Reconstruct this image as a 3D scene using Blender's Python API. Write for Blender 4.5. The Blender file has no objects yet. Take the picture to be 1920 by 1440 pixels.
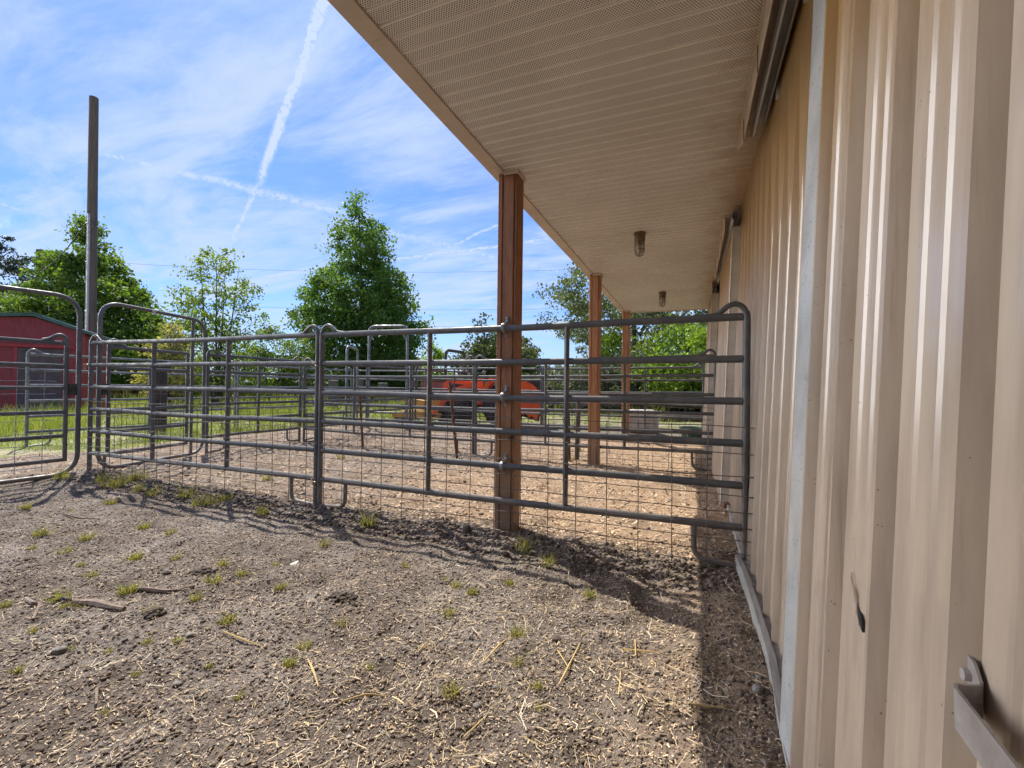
import bpy, math, random
import numpy as np
from mathutils import Vector, Matrix
R = math.radians
random.seed(7); rng = np.random.default_rng(11)
S = bpy.context.scene
col = S.collection

# ------------------------------------------------------------------ camera
CAM = np.array([0, 0, 1.083]); FPX = 836.0
YAW, PITCH, ROLL = R(22.1), R(0.4), R(0.7)
f0 = np.array([-math.sin(YAW)*math.cos(PITCH), math.cos(YAW)*math.cos(PITCH), math.sin(PITCH)])
r0 = np.array([math.cos(YAW), math.sin(YAW), 0.0]); u0 = np.cross(r0, f0)
r1 = math.cos(ROLL)*r0 + math.sin(ROLL)*u0; u1 = -math.sin(ROLL)*r0 + math.cos(ROLL)*u0
cam_d = bpy.data.cameras.new("camera"); cam = bpy.data.objects.new("camera", cam_d); col.objects.link(cam)
cam_d.sensor_width = 36; cam_d.lens = 36*FPX/1920; cam_d.clip_start = 0.02; cam_d.clip_end = 3000
m = Matrix(((r1[0], u1[0], -f0[0], CAM[0]), (r1[1], u1[1], -f0[1], CAM[1]), (r1[2], u1[2], -f0[2], CAM[2]), (0, 0, 0, 1)))
cam.matrix_world = m
S.camera = cam
def raydir(px, py): return f0 + (px-960)/FPX*r1 - (py-720)/FPX*u1
def at(px, py, d): return CAM + raydir(px, py)*d            # point seen at a photo pixel, d metres ahead
def gat(px, py, z=0.0):                                      # the point of the ground seen there
    d = raydir(px, py); return CAM + d*((z-CAM[2])/d[2])

# ------------------------------------------------------------------ world, sun, exposure
SUN_AZ, SUN_EL = math.atan2(-1.39, 0.90), R(57)
W = bpy.data.worlds.new("World"); S.world = W; W.use_nodes = True
wt = W.node_tree; wt.nodes.clear()
def nn(t, kind, **kw):
    n = t.nodes.new(kind)
    for k, v in kw.items():
        if k.startswith('_'): continue
        setattr(n, k, v)
    return n
def setin(t, n, i, v):
    if v is None: return
    if hasattr(v, 'is_output'): t.links.new(v, n.inputs[i])
    else: n.inputs[i].default_value = v
def M(t, op, a, b=None, c=None, clamp=False):
    n = nn(t, 'ShaderNodeMath', operation=op); n.use_clamp = clamp
    for i, v in enumerate((a, b, c)): setin(t, n, i, v)
    return n.outputs[0]
def VM(t, op, a, b=None, scale=None):
    n = nn(t, 'ShaderNodeVectorMath', operation=op)
    setin(t, n, 0, a); setin(t, n, 1, b)
    if scale is not None: setin(t, n, 3, scale)
    return n.outputs['Value'] if op in ('DOT_PRODUCT', 'LENGTH') else n.outputs['Vector']
def NOISE(t, vec, scale, detail=4, rough=.55, dist=0.0, color=False):
    n = nn(t, 'ShaderNodeTexNoise'); setin(t, n, 'Vector', vec); n.inputs['Scale'].default_value = scale
    n.inputs['Detail'].default_value = detail; n.inputs['Roughness'].default_value = rough; n.inputs['Distortion'].default_value = dist
    return n.outputs['Color'] if color else n.outputs['Fac']
def RANGE(t, v, a, b, c=0.0, d=1.0, smooth=True):
    n = nn(t, 'ShaderNodeMapRange'); n.interpolation_type = 'SMOOTHSTEP' if smooth else 'LINEAR'
    setin(t, n, 0, v); n.inputs[1].default_value = a; n.inputs[2].default_value = b; n.inputs[3].default_value = c; n.inputs[4].default_value = d
    return n.outputs[0]
def MIX(t, fac, a, b, mode='MIX'):
    n = nn(t, 'ShaderNodeMix', data_type='RGBA', blend_type=mode); n.clamp_factor = True
    def fx(v): return (v[0], v[1], v[2], 1.0) if isinstance(v, tuple) and len(v) == 3 else v
    setin(t, n, 0, fac); setin(t, n, 6, fx(a)); setin(t, n, 7, fx(b))
    return n.outputs[2]
sky = nn(wt, 'ShaderNodeTexSky', sky_type='NISHITA'); sky.sun_disc = False
sky.sun_elevation = SUN_EL; sky.sun_rotation = SUN_AZ; sky.altitude = 100; sky.air_density = 1.0; sky.dust_density = 0.6; sky.ozone_density = 1.6
geo = nn(wt, 'ShaderNodeTexCoord'); d0 = VM(wt, 'NORMALIZE', geo.outputs['Generated'])
sep = nn(wt, 'ShaderNodeSeparateXYZ'); wt.links.new(d0, sep.inputs[0])
zc = M(wt, 'MAXIMUM', sep.outputs[2], 0.0)
inv = M(wt, 'DIVIDE', 1.0, M(wt, 'ADD', zc, 0.12))
pl = VM(wt, 'SCALE', d0, scale=inv)
mp = nn(wt, 'ShaderNodeMapping'); wt.links.new(pl, mp.inputs[0]); mp.inputs['Rotation'].default_value = (0, 0, R(38)); mp.inputs['Scale'].default_value = (0.55, 1.5, 1)
c1 = NOISE(wt, mp.outputs[0], 1.5, 7, .62, .9)
c2 = NOISE(wt, mp.outputs[0], 4.5, 8, .68, .6)
cl = M(wt, 'ADD', M(wt, 'MULTIPLY', c1, .75), M(wt, 'MULTIPLY', c2, .25))
cirrus = M(wt, 'MULTIPLY', RANGE(wt, cl, .37, .64), 0.84)
wob = NOISE(wt, d0, 14, 4, .6, 0, color=True)
dd = VM(wt, 'ADD', d0, VM(wt, 'SCALE', VM(wt, 'SUBTRACT', wob, (0.5, 0.5, 0.5)), scale=0.018))
fine = NOISE(wt, d0, 110, 5, .75)
TRAILS = [  # pixel ends, half width in radians at each end, strength
    ((640, -90), (474, 372), .0150, .0055, 1.9), ((486, 330), (400, 545), .004, .0150, 1.0), ((120, 270), (700, 412), .007, .0125, .9), ((680, 424), (1110, 524), .0085, .014, .8),
    ((420, 528), (1130, 436), .0035, .0045, 1.2), ((960, 410), (760, 502), .0035, .005, .9), ((-160, 350), (150, 418), .003, .003, .7),
    ((200, 232), (520, 300), .006, .012, .28), ((-60, 250), (160, 330), .01, .02, .25)]
trail = None
for (a, b, wa, wb, st) in TRAILS:
    A = raydir(*a); A /= np.linalg.norm(A); B = raydir(*b); B /= np.linalg.norm(B)
    n = np.cross(A, B); n /= np.linalg.norm(n); e = (B-A)/np.linalg.norm(B-A)
    sA, sB = float(A@e), float(B@e)
    s = RANGE(wt, VM(wt, 'DOT_PRODUCT', d0, tuple(e)), sA, sB, 0, 1, False)
    dist = M(wt, 'ABSOLUTE', VM(wt, 'DOT_PRODUCT', dd, tuple(n)))
    wid = M(wt, 'ADD', wa, M(wt, 'MULTIPLY', s, wb-wa))
    q = M(wt, 'DIVIDE', dist, wid)
    g = M(wt, 'EXPONENT', M(wt, 'MULTIPLY', M(wt, 'MULTIPLY', q, q), -1.6))
    ends = M(wt, 'MULTIPLY', RANGE(wt, s, 0, .12), RANGE(wt, s, 1, .8))
    front = RANGE(wt, VM(wt, 'DOT_PRODUCT', d0, tuple((A+B)/2)), .3, .5)
    v = M(wt, 'MULTIPLY', M(wt, 'MULTIPLY', g, ends), M(wt, 'MULTIPLY', front, M(wt, 'MULTIPLY', RANGE(wt, fine, .34, .60, .30, 1.0), st)))
    trail = v if trail is None else M(wt, 'MAXIMUM', trail, v)
skyc = MIX(wt, 1.0, sky.outputs[0], (0.56, 0.78, 1.25), 'MULTIPLY')
hz = RANGE(wt, sep.outputs[2], 0.0, 0.26, 0.40, 0.0)
cloud_fac = M(wt, 'MAXIMUM', M(wt, 'MAXIMUM', cirrus, hz), trail, clamp=True)
skyc = MIX(wt, cloud_fac, skyc, (4.3, 5.15, 6.7))
# over-bright patch added to the western sky, out of view, to fill the shade
bank = RANGE(wt, M(wt, 'ADD', VM(wt, 'DOT_PRODUCT', d0, (-.962, -.084, .259)), M(wt, 'MULTIPLY', M(wt, 'SUBTRACT', NOISE(wt, d0, 5, 6, .6), .5), .10)), .925, .968)
skyc = MIX(wt, bank, skyc, (66.0, 66.0, 67.0))  # bank: the added over-bright patch, fill for the shade
bg = nn(wt, 'ShaderNodeBackground'); bg.inputs['Strength'].default_value = 0.057
wo = nn(wt, 'ShaderNodeOutputWorld'); wt.links.new(skyc, bg.inputs[0]); wt.links.new(bg.outputs[0], wo.inputs[0])

sun_d = bpy.data.lights.new("sun", 'SUN'); sun = bpy.data.objects.new("sun", sun_d); col.objects.link(sun)
sun_d.energy = 3.0; sun_d.angle = R(0.5); sun_d.color = (1.0, 0.95, 0.87)
sdir = Vector((math.sin(SUN_AZ)*math.cos(SUN_EL), math.cos(SUN_AZ)*math.cos(SUN_EL), math.sin(SUN_EL)))
sun.rotation_euler = sdir.to_track_quat('Z', 'Y').to_euler(); sun.location = (-20, 20, 40)
S.view_settings.view_transform = 'Standard'; S.view_settings.look = 'None'; S.view_settings.exposure = 1.42; S.view_settings.gamma = 1.0
S.cycles.max_bounces = 8; S.cycles.diffuse_bounces = 5; S.cycles.use_denoising = True

# ------------------------------------------------------------------ helpers
def tag(o, label=None, cat=None, group=None, kind=None):
    if label: o['label'] = label
    if cat: o['category'] = cat
    if group: o['group'] = group
    if kind: o['kind'] = kind
    return o
def empty(name, loc=(0, 0, 0), rz=0.0, label=None, cat=None, group=None):
    o = bpy.data.objects.new(name, None); col.objects.link(o); o.location = loc; o.rotation_euler = (0, 0, rz); o.empty_display_size = .2
    return tag(o, label, cat, group)
def link_mesh(name, me, parent=None):
    o = bpy.data.objects.new(name, me); col.objects.link(o)
    if parent is not None: o.parent = parent
    return o
class MB:
    def __init__(s): s.v = []; s.f = []
    def add(s, vs, fs):
        b = len(s.v); s.v += [tuple(map(float, p)) for p in vs]; s.f += [tuple(i+b for i in f) for f in fs]; return s
    def hexa(s, p):   # 8 corners: bottom loop 0-3, top loop 4-7
        return s.add(p, [(3, 2, 1, 0), (4, 5, 6, 7), (0, 1, 5, 4), (1, 2, 6, 5), (2, 3, 7, 6), (3, 0, 4, 7)])
    def box(s, x0, x1, y0, y1, z0, z1):
        return s.hexa([(x0, y0, z0), (x1, y0, z0), (x1, y1, z0), (x0, y1, z0), (x0, y0, z1), (x1, y0, z1), (x1, y1, z1), (x0, y1, z1)])
    def bbox(s, x0, x1, y0, y1, z0, z1, b=.01):   # box with bevelled vertical and horizontal edges
        def loop(i, z): 
            return [(x0+i+b, y0+i, z), (x1-i-b, y0+i, z), (x1-i, y0+i+b, z), (x1-i, y1-i-b, z), (x1-i-b, y1-i, z), (x0+i+b, y1-i, z), (x0+i, y1-i-b, z), (x0+i, y0+i+b, z)]
        L = [loop(b, z0), loop(0, z0+b), loop(0, z1-b), loop(b, z1)]
        fs = [tuple(range(7, -1, -1)), tuple(range(24, 32))]
        for k in range(3):
            for i in range(8): j = (i+1) % 8; fs.append((k*8+i, k*8+j, k*8+8+j, k*8+8+i))
        return s.add(sum(L, []), fs)
    def prism(s, poly, vec):
        n = len(poly); vec = Vector(vec)
        vs = [Vector(p) for p in poly] + [Vector(p)+vec for p in poly]
        fs = [tuple(range(n-1, -1, -1)), tuple(range(n, 2*n))] + [(i, (i+1) % n, n+(i+1) % n, n+i) for i in range(n)]
        return s.add(vs, fs)
    def tube(s, pts, r, seg=10, closed=False, ra=None, up=(0, 0, 1), caps=True):
        """sweep; r radius (or list), ra: second radius along 'up'-ish axis"""
        P = [Vector(p) for p in pts]; n = len(P); rr = r if isinstance(r, (list, tuple)) else [r]*n
        vs = []; prev = None; U = Vector(up)
        for i in range(n):
            a = P[(i-1) % n] if (closed or i > 0) else P[i]; b = P[(i+1) % n] if (closed or i < n-1) else P[i]
            t = (b-a).normalized()
            if prev is None:
                x = t.cross(U)
                if x.length < 1e-3: x = t.cross(Vector((1, 0, 0)))
                if x.length < 1e-3: x = t.cross(Vector((0, 1, 0)))
                x.normalize()
            else:
                x = prev - t*prev.dot(t)
                x = x.normalized() if x.length > 1e-6 else t.orthogonal().normalized()
            prev = x; y = x.cross(t)
            for k in range(seg):
                an = 2*math.pi*k/seg
                vs.append(P[i] + x*math.cos(an)*rr[i] + y*math.sin(an)*(rr[i]*(ra/r) if ra else rr[i]))
        fs = []
        m_ = n if closed else n-1
        for i in range(m_):
            for k in range(seg):
                a = i*seg+k; b = i*seg+(k+1) % seg; c = ((i+1) % n)*seg+(k+1) % seg; d = ((i+1) % n)*seg+k
                fs.append((a, b, c, d))
        if not closed and caps: fs += [tuple(range(seg-1, -1, -1)), tuple((n-1)*seg+k for k in range(seg))]
        return s.add(vs, fs)
    def lathe(s, prof, c=(0, 0, 0), axis='z', seg=24):
        vs = []; fs = []; n = len(prof)
        for (rad, h) in prof:
            for k in range(seg):
                a = 2*math.pi*k/seg; p = (rad*math.cos(a), rad*math.sin(a), h)
                if axis == 'x': p = (h, p[0], p[1])
                if axis == 'y': p = (p[0], h, p[1])
                vs.append((p[0]+c[0], p[1]+c[1], p[2]+c[2]))
        for i in range(n-1):
            for k in range(seg): fs.append((i*seg+k, i*seg+(k+1) % seg, (i+1)*seg+(k+1) % seg, (i+1)*seg+k))
        fs += [tuple(range(seg-1, -1, -1)), tuple((n-1)*seg+k for k in range(seg))]
        return s.add(vs, fs)
    def build(s, name, mat, parent=None, smooth=True, ang=38):
        me = bpy.data.meshes.new(name); me.from_pydata(s.v, [], s.f); me.update()
        if mat: me.materials.append(mat)
        if smooth:
            me.polygons.foreach_set('use_smooth', [True]*len(me.polygons)); me.set_sharp_from_angle(angle=R(ang))
        return link_mesh(name, me, parent)
def fillet(pts, r, n=6, closed=False):
    P = [Vector(p) for p in pts]; out = []; N = len(P)
    for i in range(N):
        if not closed and i in (0, N-1): out.append(P[i]); continue
        a, p, b = P[(i-1) % N], P[i], P[(i+1) % N]
        ra = min(r, (a-p).length*.49, (b-p).length*.49)
        q0 = p+(a-p).normalized()*ra; q1 = p+(b-p).normalized()*ra
        for k in range(n+1):
            t = k/n; out.append(q0*(1-t)**2 + p*2*t*(1-t) + q1*t*t)
    return out
def np_mesh(name, V, F, mat, smooth=False):   # V (n,3), F (m,k)
    me = bpy.data.meshes.new(name); k = F.shape[1]
    me.vertices.add(len(V)); me.vertices.foreach_set('co', V.astype(np.float32).ravel())
    me.loops.add(F.size); me.loops.foreach_set('vertex_index', F.astype(np.int32).ravel())
    me.polygons.add(len(F)); me.polygons.foreach_set('loop_start', np.arange(0, F.size, k, dtype=np.int32))
    me.polygons.foreach_set('loop_total', np.full(len(F), k, dtype=np.int32))
    if smooth: me.polygons.foreach_set('use_smooth', np.ones(len(F), dtype=bool))
    me.update(calc_edges=True); me.validate()
    if mat: me.materials.append(mat)
    return me

# ------------------------------------------------------------------ materials
def new_mat(name):
    m_ = bpy.data.materials.new(name); m_.use_nodes = True; t = m_.node_tree
    return m_, t, t.nodes['Principled BSDF']
def obj_co(t): return nn(t, 'ShaderNodeTexCoord').outputs['Object']
def bump(t, b, h, strength=.4, dist=.01):
    n = nn(t, 'ShaderNodeBump'); n.inputs['Strength'].default_value = strength; n.inputs['Distance'].default_value = dist
    t.links.new(h, n.inputs['Height']); t.links.new(n.outputs[0], b.inputs['Normal'])
def simple(name, c1, c2=None, rough=.6, metal=0.0, scale=6, bscale=None, bstr=.2, bdist=.004, lo=.35, hi=.65, rvar=.15, coat=0, stretch=None):
    m_, t, b = new_mat(name); co = obj_co(t)
    if stretch:
        mp_ = nn(t, 'ShaderNodeMapping'); t.links.new(co, mp_.inputs[0]); mp_.inputs['Scale'].default_value = stretch; co = mp_.outputs[0]
    n1 = NOISE(t, co, scale, 6, .65)
    t.links.new(MIX(t, RANGE(t, n1, lo, hi), c1, c2 or tuple(.75*x for x in c1)), b.inputs['Base Color'])
    t.links.new(RANGE(t, NOISE(t, co, scale*2.3, 4), .3, .7, max(.29, rough-rvar), min(1, rough+rvar)), b.inputs['Roughness'])
    b.inputs['Metallic'].default_value = metal; b.inputs['Coat Weight'].default_value = coat
    if bscale: bump(t, b, NOISE(t, co, bscale, 5, .6), bstr, bdist)
    return m_
MT = {}
def pipe_mat():
    m_, t, b = new_mat('painted_pipe_metal'); co = nn(t, 'ShaderNodeNewGeometry').outputs['Position']
    c = MIX(t, RANGE(t, NOISE(t, co, 7, 6, .65), .42, .72), (.078, .080, .083), (.130, .124, .116))
    c = MIX(t, RANGE(t, NOISE(t, co, 23, 5, .7), .62, .72, 0, .8), c, (.15, .075, .04))
    sp = nn(t, 'ShaderNodeSeparateXYZ'); t.links.new(co, sp.inputs[0])
    c = MIX(t, M(t, 'MULTIPLY', RANGE(t, M(t, 'ADD', sp.outputs[2], M(t, 'MULTIPLY', NOISE(t, co, 11, 5), .5)), .75, .25), .65), c, (.22, .18, .145))
    c = MIX(t, RANGE(t, NOISE(t, co, 60, 3, .7), .66, .74, 0, .5), c, (.30, .28, .25))
    t.links.new(c, b.inputs['Base Color']); t.links.new(RANGE(t, NOISE(t, co, 15, 4), .3, .7, .36, .66), b.inputs['Roughness']); b.inputs['Metallic'].default_value = .15
    bump(t, b, NOISE(t, co, 60, 4), .2, .002)
    return m_
MT['pipe'] = pipe_mat()
MT['pipe_light'] = simple('galvanised_pipe', (.22, .235, .25), (.13, .135, .14), .45, .5, 10, 60, .1, .002)
MT['wire'] = simple('galvanised_wire', (.16, .15, .145), (.10, .07, .05), .5, .6, 14)
MT['chain'] = simple('chain_steel', (.25, .22, .17), (.12, .09, .06), .4, .7, 40)
MT['zinc'] = simple('zinc_strap', (.33, .34, .35), (.2, .21, .22), .5, .4, 30)
MT['rust'] = simple('rusty_steel', (.16, .065, .03), (.09, .04, .025), .8, .2, 20)
MT['orange'] = simple('orange_paint', (.86, .125, .018), (.70, .085, .014), .35, 0, 3, coat=.3)
MT['yellow'] = simple('yellow_paint', (.58, .34, .07), (.42, .25, .07), .45, 0, 4)
MT['black'] = simple('black_rubber', (.018, .018, .019), (.04, .037, .034), .75, 0, 8)
MT['darkmetal'] = simple('dark_machine_metal', (.03, .03, .032), (.06, .055, .05), .5, .3, 8)
MT['redbox'] = simple('faded_red_paint', (.33, .085, .08), (.25, .07, .065), .6, 0, 4)
MT['shedred'] = simple('shed_red_siding', (.235, .026, .036), (.195, .022, .032), .6, 0, 2.5, stretch=(3, 3, .5))
MT['shedtrim'] = simple('shed_bright_red_trim', (.30, .022, .03), (.25, .02, .028), .55, 0, 3)
MT['sheddoor'] = simple('weathered_plum_door', (.095, .066, .074), (.07, .05, .055), .75, 0, 5)
MT['greenmetal'] = simple('green_roof_metal', (.045, .10, .085), (.035, .08, .068), .4, .1, 3)
MT['tub'] = simple('green_rubber_tub', (.012, .075, .06), (.01, .05, .045), .55, 0, 5)
MT['white_plastic'] = simple('weathered_white_plastic', (.50, .48, .45), (.38, .33, .27), .6, 0, 4)
MT['trim_white'] = simple('speckled_white_trim', (.55, .575, .60), (.47, .49, .515), .42, .15, 7)
MT['track'] = simple('galvanised_track', (.42, .43, .44), (.30, .30, .30), .45, .3, 8, stretch=(1, .2, 1))
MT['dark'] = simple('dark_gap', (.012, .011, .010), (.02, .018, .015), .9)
MT['plank'] = simple('grey_weathered_plank', (.32, .30, .27), (.22, .20, .18), .8, 0, 9, 40, .4, .003, stretch=(3, .4, 3))
MT['fencewood'] = simple('grey_fence_wood', (.14, .115, .095), (.085, .07, .06), .85, 0, 6, 20, .5, .01, stretch=(1, 1, .2))
MT['tiewood'] = simple('dark_creosote_wood', (.045, .033, .028), (.13, .10, .085), .85, 0, 5, 22, .8, .012, .5, .75, stretch=(1, 1, .35))
MT['polewood'] = simple('weathered_pole_wood', (.165, .125, .10), (.10, .078, .062), .85, 0, 7, 30, .5, .008, stretch=(3, 3, .12))
MT['fixture'] = simple('dirty_bronze_fixture', (.17, .13, .075), (.11, .085, .05), .5, .5, 25)
MT['stone'] = simple('grey_fieldstone', (.20, .18, .16), (.115, .10, .088), .9, 0, 60, 120, .6, .004)
MT['clod'] = simple('dark_dry_clod', (.085, .06, .042), (.05, .036, .026), .95, 0, 40, 90, .6, .006)
MT['stick'] = simple('bare_stick_bark', (.22, .155, .11), (.115, .08, .06), .85, 0, 25, 90, .5, .003)
MT['conduit'] = simple('grey_conduit', (.50, .50, .51), (.38, .38, .39), .4, .4, 6)
MT['insul'] = simple('black_wire', (.025, .025, .027), (.04, .04, .04), .6)
MT['roofmetal'] = simple('tan_roof_metal', (.40, .34, .28), (.34, .29, .24), .4, .2, 3)

def wall_mat(name, base, dark):
    m_, t, b = new_mat(name); co = obj_co(t)
    sp = nn(t, 'ShaderNodeSeparateXYZ'); t.links.new(co, sp.inputs[0])
    mp_ = nn(t, 'ShaderNodeMapping'); t.links.new(co, mp_.inputs[0]); mp_.inputs['Scale'].default_value = (5, 5, .7)
    streak = NOISE(t, mp_.outputs[0], 2.2, 6, .65)
    c = MIX(t, RANGE(t, streak, .35, .75), base, dark)
    # fly specks and dirt
    vor = nn(t, 'ShaderNodeTexVoronoi'); t.links.new(co, vor.inputs[0]); vor.inputs['Scale'].default_value = 78; vor.inputs['Randomness'].default_value = 1
    sel = NOISE(t, co, 9, 3, .6); big = NOISE(t, vor.outputs['Position'], 37, 0)
    speck = M(t, 'MULTIPLY', M(t, 'LESS_THAN', vor.outputs['Distance'], M(t, 'MULTIPLY', RANGE(t, big, .40, .8, 0, .17), RANGE(t, sel, .38, .6))), .75)
    c = MIX(t, speck, c, (.09, .06, .035))
    # warm light cast painted in by height, over some staining near the top
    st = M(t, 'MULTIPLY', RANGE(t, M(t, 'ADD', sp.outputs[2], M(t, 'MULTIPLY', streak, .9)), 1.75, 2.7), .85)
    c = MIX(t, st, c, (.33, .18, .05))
    # splash dirt at the foot
    mp3 = nn(t, 'ShaderNodeMapping'); t.links.new(co, mp3.inputs[0]); mp3.inputs['Scale'].default_value = (30, 30, .9)
    c = MIX(t, RANGE(t, NOISE(t, mp3.outputs[0], 1.6, 6, .7), .55, .74, 0, .55), c, (.20, .145, .095))
    lowd = M(t, 'MULTIPLY', RANGE(t, M(t, 'ADD', sp.outputs[2], M(t, 'MULTIPLY', NOISE(t, co, 8, 5), .35)), .48, .14), .55)
    c = MIX(t, lowd, c, (.27, .20, .14))
    t.links.new(c, b.inputs['Base Color'])
    t.links.new(RANGE(t, NOISE(t, co, 3, 5, .6), .3, .7, .30, .44), b.inputs['Roughness'])
    b.inputs['Specular IOR Level'].default_value = .55; b.inputs['Coat Weight'].default_value = .5; b.inputs['Coat Roughness'].default_value = .14
    mp2 = nn(t, 'ShaderNodeMapping'); t.links.new(co, mp2.inputs[0]); mp2.inputs['Scale'].default_value = (1, 6, 1.6)
    h = M(t, 'ADD', M(t, 'MULTIPLY', NOISE(t, mp2.outputs[0], 2.0, 2), 1.0), M(t, 'MULTIPLY', NOISE(t, co, 70, 3), .012))
    bump(t, b, h, .3, .0022)
    return m_
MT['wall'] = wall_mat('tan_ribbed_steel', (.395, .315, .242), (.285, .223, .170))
def soffit_mat():
    m_, t, b = new_mat('perforated_vinyl_soffit'); co = obj_co(t)
    sp = nn(t, 'ShaderNodeSeparateXYZ'); t.links.new(co, sp.inputs[0])
    x, y = sp.outputs[0], sp.outputs[1]
    ph = M(t, 'FRACT', M(t, 'DIVIDE', M(t, 'ADD', y, 10.0), PER))
    band = M(t, 'MULTIPLY', M(t, 'GREATER_THAN', ph, .24), M(t, 'LESS_THAN', ph, .985))
    py_ = M(t, 'DIVIDE', M(t, 'ADD', y, 10.0), .0092)
    row = M(t, 'FLOOR', py_); fy = M(t, 'SUBTRACT', M(t, 'FRACT', py_), .5)
    px_ = M(t, 'ADD', M(t, 'DIVIDE', x, .0125), M(t, 'MULTIPLY', M(t, 'MODULO', row, 2.0), .5))
    fx = M(t, 'SUBTRACT', M(t, 'FRACT', M(t, 'ADD', px_, 400.0)), .5)
    r2 = M(t, 'ADD', M(t, 'POWER', M(t, 'MULTIPLY', fx, 1.0), 2.0), M(t, 'POWER', M(t, 'MULTIPLY', fy, .9), 2.0))
    hole = M(t, 'MULTIPLY', M(t, 'LESS_THAN', r2, .105), band)
    base = MIX(t, RANGE(t, NOISE(t, co, 1.1, 7, .65), .35, .65), (.80, .76, .71), (.71, .67, .615))
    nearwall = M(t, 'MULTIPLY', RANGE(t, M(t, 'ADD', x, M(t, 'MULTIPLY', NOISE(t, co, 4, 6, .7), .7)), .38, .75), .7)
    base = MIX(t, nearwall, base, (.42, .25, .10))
    spk = M(t, 'MULTIPLY', RANGE(t, NOISE(t, co, 26, 4, .7), .66, .74), RANGE(t, x, -.3, .35))
    base = MIX(t, spk, base, (.14, .085, .04))
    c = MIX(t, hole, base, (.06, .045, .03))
    t.links.new(c, b.inputs['Base Color']); b.inputs['Roughness'].default_value = .45
    bump(t, b, M(t, 'SUBTRACT', 1.0, hole), .25, .002)
    return m_
PER = .088
MT['soffit'] = soffit_mat()
MT['vinyl'] = simple('beige_vinyl_trim', (.56, .46, .37), (.48, .39, .31), .45, 0, 4)
def post_mat(k=1.0, nm='stained_cedar_post'):
    m_, t, b = new_mat(nm); co = obj_co(t)
    mp_ = nn(t, 'ShaderNodeMapping'); t.links.new(co, mp_.inputs[0]); mp_.inputs['Scale'].default_value = (9, 9, .55)
    g = NOISE(t, mp_.outputs[0], 5, 7, .7, 1.4); g2 = NOISE(t, mp_.outputs[0], 22, 4, .7)
    sp = nn(t, 'ShaderNodeSeparateXYZ'); t.links.new(co, sp.inputs[0])
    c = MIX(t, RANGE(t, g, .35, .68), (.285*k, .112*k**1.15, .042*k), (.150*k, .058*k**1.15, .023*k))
    c = MIX(t, RANGE(t, g2, .52, .72, 0, .6), c, (.06, .026, .014))
    worn = M(t, 'MULTIPLY', RANGE(t, M(t, 'ADD', sp.outputs[2], M(t, 'MULTIPLY', g, 1.6)), 2.1, 1.2), .62)
    c = MIX(t, worn, c, (.30, .165, .07))
    mud = RANGE(t, M(t, 'ADD', sp.outputs[2], M(t, 'MULTIPLY', g, .6)), .85, .45, 0, .6)
    c = MIX(t, mud, c, (.165, .125, .09))
    v = nn(t, 'ShaderNodeTexVoronoi'); t.links.new(co, v.inputs[0]); v.inputs['Scale'].default_value = 2.6
    kn = RANGE(t, v.outputs['Distance'], .10, .04); c = MIX(t, kn, c, (.05, .02, .012))
    t.links.new(c, b.inputs['Base Color']); b.inputs['Roughness'].default_value = .62
    bump(t, b, M(t, 'ADD', g, M(t, 'MULTIPLY', g2, .5)), .5, .003)
    return m_
MT['post'] = post_mat(); MT['post_far'] = post_mat(1.5, 'lighter_cedar_post')  # second material: same post colours scaled lighter, for the far posts
def ground_mat():
    m_, t, b = new_mat('barnyard_ground'); co = obj_co(t)
    pen = nn(t, 'ShaderNodeAttribute', attribute_name='pen').outputs['Fac']; gr = nn(t, 'ShaderNodeAttribute', attribute_name='grass').outputs['Fac']
    n1 = NOISE(t, co, 1.3, 6, .6); n2 = NOISE(t, co, 9, 7, .7); n3 = NOISE(t, co, 55, 6, .7); n4 = NOISE(t, co, 160, 4, .7)
    dirt = MIX(t, RANGE(t, n2, .32, .70), (.105, .083, .067), (.185, .153, .129))
    dirt = MIX(t, RANGE(t, n1, .42, .62, 0, .8), dirt, (.25, .217, .188))
    damp = NOISE(t, VM(t, 'ADD', co, (7.3, 2.1, 0)), 1.9, 5, .6); dirt = MIX(t, RANGE(t, damp, .55, .70, 0, .6), dirt, (.075, .056, .044))
    dirt = MIX(t, RANGE(t, n3, .40, .62, .0, .75), dirt, (.075, .055, .041))
    dirt = MIX(t, RANGE(t, n4, .57, .66, 0, .85), dirt, (.40, .335, .265))
    chips = MIX(t, RANGE(t, n3, .36, .64), (.20, .125, .072), (.44, .315, .205))
    chips = MIX(t, RANGE(t, n1, .38, .62, 0, .45), chips, (.23, .165, .115))
    chips = MIX(t, RANGE(t, n4, .55, .70, 0, .6), chips, (.56, .43, .29))
    chips = MIX(t, RANGE(t, n2, .56, .70, 0, .55), chips, (.10, .072, .05))
    chips = MIX(t, RANGE(t, NOISE(t, VM(t, 'ADD', co, (3.1, 8.2, 0)), 2.3, 6, .65), .50, .66, 0, .75), chips, (.15, .112, .082))
    c = MIX(t, pen, dirt, chips)
    gc = MIX(t, RANGE(t, n2, .35, .65), (.12, .16, .04), (.22, .22, .085))
    gc = MIX(t, RANGE(t, n1, .45, .62, 0, .85), gc, (.34, .29, .185))
    gf = RANGE(t, M(t, 'ADD', gr, M(t, 'MULTIPLY', M(t, 'SUBTRACT', n2, .5), .9)), .35, .62)
    c = MIX(t, gf, c, gc)
    t.links.new(c, b.inputs['Base Color']); b.inputs['Roughness'].default_value = .95; b.inputs['Specular IOR Level'].default_value = .15
    h = M(t, 'ADD', M(t, 'ADD', M(t, 'MULTIPLY', n2, .5), M(t, 'MULTIPLY', n3, .5)), M(t, 'MULTIPLY', n4, .25))
    bump(t, b, h, 1.0, .024)
    return m_
MT['ground'] = ground_mat()
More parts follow.
